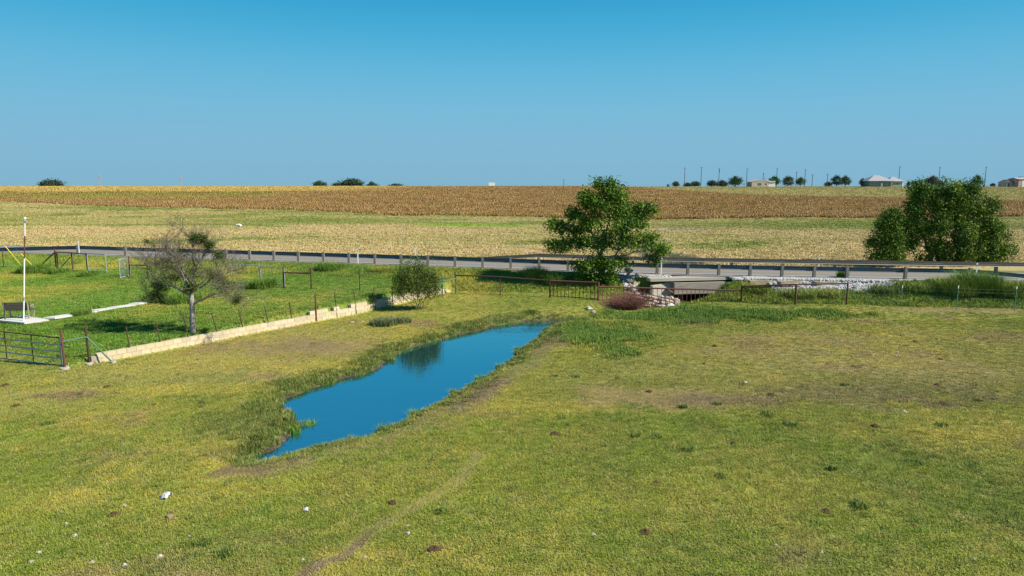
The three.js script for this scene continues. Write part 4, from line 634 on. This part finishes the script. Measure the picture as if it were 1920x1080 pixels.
// ------------------------------------------------------------------ stones, dung and litter in the pasture
{
  R = mulberry(71);
  const rocks = [[-8.82, 14.88, 0.13], [-9.58, 14.0, 0.1], [-2.18, 13.63, 0.14], [-2.23, 13.95, 0.1], [1.7, 13.56, 0.13], [-6.89, 12.66, 0.14], [-8.08, 12.43, 0.14], [-2.9, 12.72, 0.11], [5.36, 13.19, 0.09], [6.12, 12.47, 0.11], [6.17, 12.92, 0.1], [-4.08, 12.62, 0.12], [8.61, 24.79, 0.28], [12.56, 21.39, 0.2], [-9.08, 13.5, 0.15], [-9.39, 12.84, 0.13], [-8.6, 14.75, 0.1], [-9.3, 12.5, 0.12], [-7.4, 12.35, 0.12], [-6.7, 13.5, 0.11], [9.0, 12.6, 0.12], [3.9, 24.2, 0.1], [16.8, 29.5, 0.2], [-7.4, 34.0, 0.15], [-8.5, 36.2, 0.25], [-8.0, 36.4, 0.15]];
  for (const [x, d, s] of rocks) stone('pasture_stone', x, d, s * 0.72, limestone[Math.floor(R() * 4)], 'small pale limestone lying loose in the pasture grass', 'stone', 'loose pale stones in the pasture', 0.12);
  stone('pasture_rock', -7.51, 14.32, 0.17, mat(0.3, 0.2, 0.13, 1, { map: mottleA }), 'brown rock near the white crumpled bag', 'rock', null, 0.12);
  const crumple = (name, x, d, w, label, cat) => { const g = new THREE.PlaneGeometry(w, w * 0.7, 12, 10), p = g.attributes.position; for (let i = 0; i < p.count; i++) { const a = p.getX(i) / w, b = p.getY(i) / w, e = Math.max(0, 1 - 2.6 * (a * a + b * b)); p.setXYZ(i, p.getX(i) + 0.06 * w * ns(a * 9, b * 9, x), w * (0.38 * e + 0.16 * ns(a * 7, b * 7, x + 3)) + 0.03, -p.getY(i) + 0.06 * w * ns(a * 8, b * 8, x + 8)); } g.computeVertexNormals(); const o = solo(name, g, mat(0.48, 0.48, 0.5, 0.8), label, cat); o.position.set(x, gy(x, d), -d); o.rotation.y = x; return o; };
  crumple('plastic_bag', -8.07, 15.32, 0.26, 'crumpled white plastic bag lying among pale stones', 'bag'); crumple('plastic_scrap', -4.61, 14.64, 0.15, 'small white plastic scrap lying in the grass below the pond', 'litter');
  stone('pale_rock', 4.6, 40.6, 0.42, limestone[1], 'jagged pale rock on the grass at the far end of the pond', 'rock'); stone('pale_rock', 4.75, 40.1, 0.26, limestone[1], 'smaller pale rock just below the jagged one by the pond end', 'rock'); crumple('white_sheet', 9.6, 41.4, 0.6, 'flat white sheet lying in the weeds under the creek fence', 'debris'); crumple('white_sack', -44, 112, 1.0, 'white sack lying far out in the stubble field', 'sack');
  const dung = new THREE.SphereGeometry(0.5, 14, 8, 0, 6.2832, 0, Math.PI / 2), p = dung.attributes.position; for (let i = 0; i < p.count; i++) { const k = 1 + 0.3 * perlin.noise(p.getX(i) * 4, p.getY(i) * 3, p.getZ(i) * 4); p.setXYZ(i, p.getX(i) * k, p.getY(i) * (0.75 + 0.8 * perlin.noise(p.getX(i) * 5, 3, p.getZ(i) * 5)), p.getZ(i) * k); } dung.computeVertexNormals();
  const pats = [[-16.35, 22.04], [-14.63, 24.24], [-15.08, 23.4], [-11.9, 22.21], [-10.45, 22.49], [-10.27, 22.09], [-8.82, 14.46], [-2.75, 15.01], [-1.55, 12.98], [1.71, 20.29], [2.19, 20.24], [4.85, 23.71], [9.05, 23.4], [12.46, 23.97], [7.03, 14.64], [15.47, 24.44], [14.45, 22.38], [16.39, 22.79], [10.92, 20.05], [6.25, 18.74], [-18.49, 24.51], [1.25, 19.46], [3.53, 16.14], [2.8, 13.68], [7.84, 27.57], [9.19, 30.71], [18.82, 31.69], [22.23, 31.58], [13.74, 27.15], [8.6, 13.98], [4.0, 25.5], [18, 28.4]];
  for (const [x, d] of pats) { const o = solo('cow_pat', dung, M.dung, 'dark reddish brown cow pat lying on the grazed pasture', 'cow pat', 'cow pats on the pasture'); const s = rr(0.16, 0.28); o.position.set(x, gy(x, d) + 0.005, -d); o.scale.set(s * rr(0.9, 1.4), s * rr(0.45, 0.7), s); o.rotation.y = rr(0, 6); }
}
// ------------------------------------------------------------------ along the skyline
{
  R = mulberry(81);
  const far = (x, W, Hh, d, m, label, group, trunkH = 0.25) => {
    const q = mulberry(Math.floor(x * 7) + 5000), t = thing('ridge_tree', label, 'tree', [x, gy(x, d) - 0.2, -d], 0, group), cl = [];
    for (let i = 0; i < 70; i++) { const a = q() * 6.283, u2 = q() * 2 - 0.8, k = Math.sqrt(Math.max(0, 1 - u2 * u2)) * Math.pow(q(), 0.4); cl.push([Math.cos(a) * k * W * 0.46, Hh * (trunkH + (1 - trunkH) * (0.4 + 0.46 * u2)), Math.sin(a) * k * W * 0.46, Math.max(0.5, W * 0.16)]); }
    part('trunk', merge([taper([V(0, 0, 0), V(W * 0.02, Hh * 0.6, 0)], [W * 0.035, W * 0.015], 6), taper([V(0, Hh * 0.25, 0), V(W * 0.25, Hh * 0.6, 0)], [W * 0.02, W * 0.008], 5), taper([V(0, Hh * 0.25, 0), V(-W * 0.25, Hh * 0.6, 0.1)], [W * 0.02, W * 0.008], 5)]), M.bark, t);
    part('crown', leafMesh(cl, 24, Math.max(0.35, W * 0.085), 1.0, q), m, t); return t;
  };
  const dk = leaf(0.05, 0.085, 0.045), gr = leaf(0.06, 0.12, 0.04), gg = leaf(0.09, 0.11, 0.06), br = leaf(0.13, 0.1, 0.06), vg = leaf(0.05, 0.14, 0.03);
  const T = [[-368.0, 16.4, 3.9, 560, dk, 'lone dark tree clump on the empty skyline by the first pylon'], [-175.5, 12.8, 5.4, 640, dk, 'small pointed tree leading the dark row on the skyline'], [-162.4, 11.0, 4.0, 650, dk, 'low tree inside the dark skyline row'], [-147.2, 21.7, 5.9, 640, dk, 'widest dark tree in the skyline row'], [-128.2, 11.8, 4.4, 640, dk, 'rounded tree ending the dark skyline row'], [-112.9, 14.6, 3.1, 680, dk, 'low faint tree past the end of the dark skyline row'],
    [109.9, 5.1, 3.3, 470, gg, 'small grey leafless looking tree beside the teal tank'], [119.0, 5.8, 2.2, 475, gg, 'low grey bush between the first two power poles'], [122.8, 6.5, 3.3, 470, gr, 'low green bush beside the second power pole'], [133.9, 6.5, 4.0, 470, dk, 'dark round tree before the pole with a transformer'], [141.3, 8.7, 3.6, 472, dk, 'wide dark bush behind the pole with a transformer'], [144.8, 8.8, 6.3, 455, gr, 'green round tree on the open side of the tan house'], [168.3, 6.9, 6.6, 450, vg, 'bright green round tree hiding the white end of the tan house'], [179.1, 8.0, 6.3, 455, gg, 'grey green tree second past the tan house'], [187.5, 6.3, 5.9, 455, gr, 'upright green tree third past the tan house'], [211.9, 5.1, 2.9, 470, dk, 'small dark bush near the wide double tree'], [209.3, 7.0, 7.0, 452, dk, 'dark half of the wide double tree before the hip roofed house'], [214.8, 7.0, 6.6, 452, gr, 'greener half of the wide double tree before the hip roofed house'],
    [223.8, 4.1, 5.2, 448, br, 'brownish bush at the corner of the hip roofed house'], [265.9, 2.5, 3.3, 470, dk, 'tiny round tree past the hip roofed house'], [268.8, 5.7, 3.6, 465, gg, 'low grey green tree before the brownish tree'], [272.7, 9.4, 6.3, 455, br, 'broad brownish tree near the middle of the farmyard'], [288.1, 3.6, 3.3, 470, gg, 'faint small tree behind the brownish tree'], [320.2, 4.6, 2.7, 500, dk, 'small dark pair of shrubs beyond the farmyard pasture'], [285.2, 6.9, 6.9, 430, vg, 'bright green tree beside the dark trailer'], [356.8, 3.6, 2.4, 520, dk, 'tiny distant tree above the shed pasture'], [354.9, 8.3, 6.0, 490, dk, 'dark tree rising behind the pink barn']];
  for (const [x, w, h, d, m, label] of T) far(x, w, h, d, m, label, 'trees along the ridge');
  // poles
  const P = [[113.6, 12.7, 'power pole nearest the teal tank'], [124.5, 13.0, 'stout power pole by the low green bush'], [136.2, 12.3, 'power pole carrying a transformer', 1], [154.5, 12.0, 'power pole between the round tree and the tan house'], [165.4, 9.1, 'short power pole rising behind the tan house roof'], [174.2, 12.3, 'paired power pole behind the bright green round tree'], [187.2, 9.8, 'slim power pole between the grey green and upright trees'], [192.8, 11.3, 'power pole beside the upright green tree'], [197.7, 8.1, 'lone slim pole in the gap past the trees'], [207.6, 8.4, 'lone pole before the wide double tree'], [254.7, 13.4, 'tall power pole at the gable of the hip roofed house'], [281.1, 13.0, 'tall power pole behind the brownish tree'], [311.4, 13.0, 'tall power pole past the dark trailer'], [38.4, 5.4, 'lone far pole on the skyline beside the leafy tree']];
  P.forEach(([x, h, label, tr]) => { const d = x < 60 ? 520 : 462, y = gy(x, d), t = thing('ridge_power_pole', label, 'utility pole', [x, y, -d], 0, 'power poles along the ridge'); part('shaft', taper([V(0, -0.3, 0), V(0, h, 0)], [0.24, 0.17], 6), M.pole, t); part('crossarm', box(1.6, 0.16, 0.14, 0, h - 0.6, 0.1), M.pole, t); if (tr) part('transformer', new THREE.CylinderGeometry(0.35, 0.35, 1.1, 8).translate(0.45, h - 2, 0), M.galv, t); });
  // houses
  const roofG = (w, d, h, hip, o) => { const a = w / 2 + o, b = d / 2 + o, r = w / 2 - hip, pos = [-a, 0, b, a, 0, b, r, h, 0, -a, 0, b, r, h, 0, -r, h, 0, a, 0, -b, -a, 0, -b, -r, h, 0, a, 0, -b, -r, h, 0, r, h, 0, a, 0, b, a, 0, -b, r, h, 0, -a, 0, -b, -a, 0, b, -r, h, 0, -a, -0.03, -b, a, -0.03, -b, a, -0.03, b, -a, -0.03, -b, a, -0.03, b, -a, -0.03, b]; const g = new THREE.BufferGeometry(); g.setAttribute('position', new THREE.Float32BufferAttribute(pos, 3)); g.computeVertexNormals(); return g; };
  const win = (t, x, y, z, w, h, m) => { const f = part('window', box(w + 0.2, h + 0.2, 0.08, x, y, z), M.white, t); part('pane', box(w, h, 0.06, x, y, z + 0.04), m, f); };
  const glass = mat(0.05, 0.09, 0.12, 0.1);
  { const x = 159.4, t = thing('tan_house', 'tan gabled house with a white side wing on the skyline', 'house', [x, gy(x, 450) - 0.3, -450], 0);
    const wall = mat(0.5, 0.4, 0.3, 0.9), wh = mat(0.75, 0.74, 0.7, 0.9), roof = mat(0.4, 0.38, 0.36, 0.8);
    part('wall', box(10.8, 3.6, 9, -1.6, 1.8, 0), wall, t); part('wing_wall', box(4.0, 3.5, 8, 5.8, 1.75, 0.3), wh, t);
    const gab = new THREE.ExtrudeGeometry(new THREE.Shape([[-7.6, 3.5], [4.6, 3.5], [-1.6, 5.2]].map(p => new THREE.Vector2(...p))), { depth: 9.4, bevelEnabled: false }).translate(0, 0, -4.8); part('roof', gab, roof, t); part('wing_roof', roofG(4.6, 8.6, 0.9, 0, 0.2).translate(5.8, 3.5, 0.3), roof, t);
    win(t, -2.0, 2.0, 4.52, 2.4, 1.6, mat(0.06, 0.16, 0.22, 0.15)); win(t, 2.0, 2.0, 4.52, 1.0, 1.2, glass); part('chimney', box(0.5, 1.6, 0.5, 3.0, 5.2, -1), M.galv, t); }
  { const x = 234.5, t = thing('hip_roof_house', 'long grey green house under a pale hip roof on the skyline', 'house', [x, gy(x, 445) - 0.2, -445], 0);
    const wall = mat(0.13, 0.2, 0.21, 0.9), roof = mat(0.3, 0.3, 0.31, 0.8), pale = mat(0.5, 0.55, 0.52, 0.9);
    part('wall', box(13.6, 3.8, 10, -3.8, 1.9, 0), wall, t); part('wing_wall', box(6.2, 3.6, 8, 7.2, 1.8, 1.6), mat(0.26, 0.33, 0.31, 0.9), t);
    part('roof', roofG(15.4, 11.5, 3.6, 6.2, 0.6).translate(-3.6, 3.8, 0), roof, t); part('wing_roof', roofG(9.5, 9, 2.9, 4.2, 0.5).translate(6.0, 3.6, 1.4), roof, t); part('roof_ridge', box(0.5, 0.5, 0.8, -2.2, 7.3, 0.2), M.white, t);
    part('porch_post', box(1.0, 3.6, 0.5, 3.6, 1.8, 5.2), pale, t); part('corner_board', box(0.6, 3.6, 0.3, 10.3, 1.8, 5.6), M.white, t);
    for (const xx of [-8.6, -5.6, 0.6]) win(t, xx, 2.2, 5.02, 1.1, 1.3, glass); win(t, 7.0, 2.2, 5.62, 1.3, 1.2, glass); const dr = part('door', box(1.1, 2.3, 0.08, -2.4, 1.25, 5.03), M.white, t); part('handle', box(0.08, 0.08, 0.1, -2.0, 1.2, 5.1), M.galv, dr); }
  { const x = 309.6, t = thing('garden_shed', 'small tan gabled shed with dark trim near the barn', 'shed', [x, gy(x, 440) - 0.2, -440], -0.2);
    part('wall', box(6, 3, 5, 0, 1.5, 0), mat(0.45, 0.36, 0.3, 0.9), t); part('roof', new THREE.ExtrudeGeometry(new THREE.Shape([[-3.5, 2.9], [3.5, 2.9], [0, 4.7]].map(p => new THREE.Vector2(...p))), { depth: 5.8, bevelEnabled: false }).translate(0, 0, -2.9), mat(0.12, 0.09, 0.09, 0.8), t);
    part('gable_panel', new THREE.ExtrudeGeometry(new THREE.Shape([[-2.9, 2.95], [2.9, 2.95], [0, 4.35]].map(p => new THREE.Vector2(...p))), { depth: 0.1, bevelEnabled: false }).translate(0, 0, 2.87), mat(0.4, 0.31, 0.27, 0.9), t); const dr = part('door', box(2.2, 2.3, 0.1, 0.2, 1.2, 2.53), mat(0.1, 0.1, 0.13, 0.8), t); part('door_panel', box(0.9, 2.1, 0.05, -0.35, 1.2, 2.6), M.white, dr); }
  { const x = 318.2, t = thing('barn', 'pinkish metal barn with a white roll door on the ridge', 'barn', [x, gy(x, 438) - 0.2, -438], 0);
    part('wall', box(11, 5, 9, 0, 2.5, 0), mat(0.5, 0.34, 0.3, 0.8), t); part('roof', roofG(11, 9, 1.0, 0, 0.4).translate(0, 5, 0), mat(0.45, 0.34, 0.32, 0.7), t); for (const xx of [-5.4, 5.4]) part('corner_trim', box(0.4, 5, 0.2, xx, 2.5, 4.52), M.rust, t); const dr = part('roll_door', box(5.4, 4.0, 0.12, -0.3, 2.0, 4.53), M.white, t); for (let i = 1; i < 5; i++) part('door_seam', box(5.3, 0.05, 0.05, -0.3, i * 0.8, 4.6), M.galv, dr); }
  { const x = 278.3, t = thing('stock_trailer', 'dark enclosed trailer parked by the bright green tree', 'trailer', [x, gy(x, 425), -425], 0.2); part('body', box(3.6, 2.3, 2, 0, 1.5, 0), mat(0.03, 0.035, 0.05, 0.6), t); for (const [a, b] of [[-0.6, 1], [0.6, 1], [-0.6, -1], [0.6, -1]]) part('wheel', new THREE.CylinderGeometry(0.36, 0.36, 0.25, 12).rotateX(Math.PI / 2).translate(a, 0.36, b), M.wood, t); part('hitch', box(1.4, 0.12, 0.12, 2.4, 0.5, 0), M.wood, t); }
  { const x = 98.2, t = thing('water_tank', 'small teal tank alone at the edge of the pale grass', 'tank', [x, gy(x, 440), -440], 0); part('tank_body', new THREE.CylinderGeometry(1.0, 1.0, 1.7, 14).translate(0, 0.85, 0), mat(0.03, 0.18, 0.24, 0.5), t); part('lid', new THREE.CylinderGeometry(0.35, 0.5, 0.3, 10).translate(0, 1.8, 0), mat(0.03, 0.18, 0.24, 0.5), t); }
  { const x = -15.0, t = thing('box_trailer', 'white box trailer standing alone on the crop skyline', 'trailer', [x, gy(x, 520), -520], 0); part('body', box(4.4, 2.4, 2.4, 0, 1.9, 0), M.white, t); for (const a of [-0.8, 0.8]) part('wheel', new THREE.CylinderGeometry(0.4, 0.4, 2.3, 12).rotateX(Math.PI / 2).translate(a, 0.4, 0), M.wood, t); part('hitch', box(1.5, 0.15, 0.15, -2.9, 0.7, 0), M.wood, t); }
  { // post and wire fence on the ridge
    const f = thing('farm_fence', 'thin post fence running along the farmyard edge of the pale field', 'fence'); const pg = box(0.12, 1.4, 0.12, 0, 0.6, 0); let last = null;
    for (let x = 240; x < 320; x += 2.3) { const d = 432, o = part('post', pg, M.pole, f); o.position.set(x, gy(x, d), -d); const c = [x, gy(x, d) + 1.1, -d]; if (last) part('wire', rod(last, c, 0.025, 3), M.wire, f); last = c; } }
  // lattice pylons far away
  [[-529.1, 21.7, 900, 'lattice pylon on the skyline, closest to the lone dark tree clump'], [-448.5, 20.4, 950, 'lattice pylon standing alone between the others'], [-542.2, 14.6, 1600, 'faintest lattice pylon before the dark skyline row']].forEach(([x, top, d, label]) => {
    const y = gy(x, d), h = top - y, t = thing('pylon', label, 'pylon', [x, y, -d], 0.3, 'lattice pylons on the skyline'), b = h * 0.09, r = 0.14, m = mat(0.3, 0.31, 0.33, 0.7);
    for (const [sx, sz] of [[-1, -1], [1, -1], [1, 1], [-1, 1]]) part('leg', rod([sx * b, -1, sz * b], [sx * b * 0.25, h, sz * b * 0.25], r, 4), m, t);
    for (let k = 0; k < 6; k++) { const y0 = h * k / 6, y1 = h * (k + 1) / 6, w0 = b * (1 - 0.75 * k / 6), w1 = b * (1 - 0.75 * (k + 1) / 6); for (const s of [-1, 1]) { part('lattice_brace', rod([-w0, y0, s * w0], [w1, y1, s * w1], r * 0.6, 3), m, t); part('lattice_brace', rod([w0, y0, s * w0], [-w1, y1, s * w1], r * 0.6, 3), m, t); } }
    for (const [k, w] of [[0.72, 0.17], [0.84, 0.14], [0.95, 0.11]]) part('crossarm', box(h * w * 2, 0.35, 0.35, 0, h * k, 0), m, t);
  });
}
renderer.render(scene, camera);
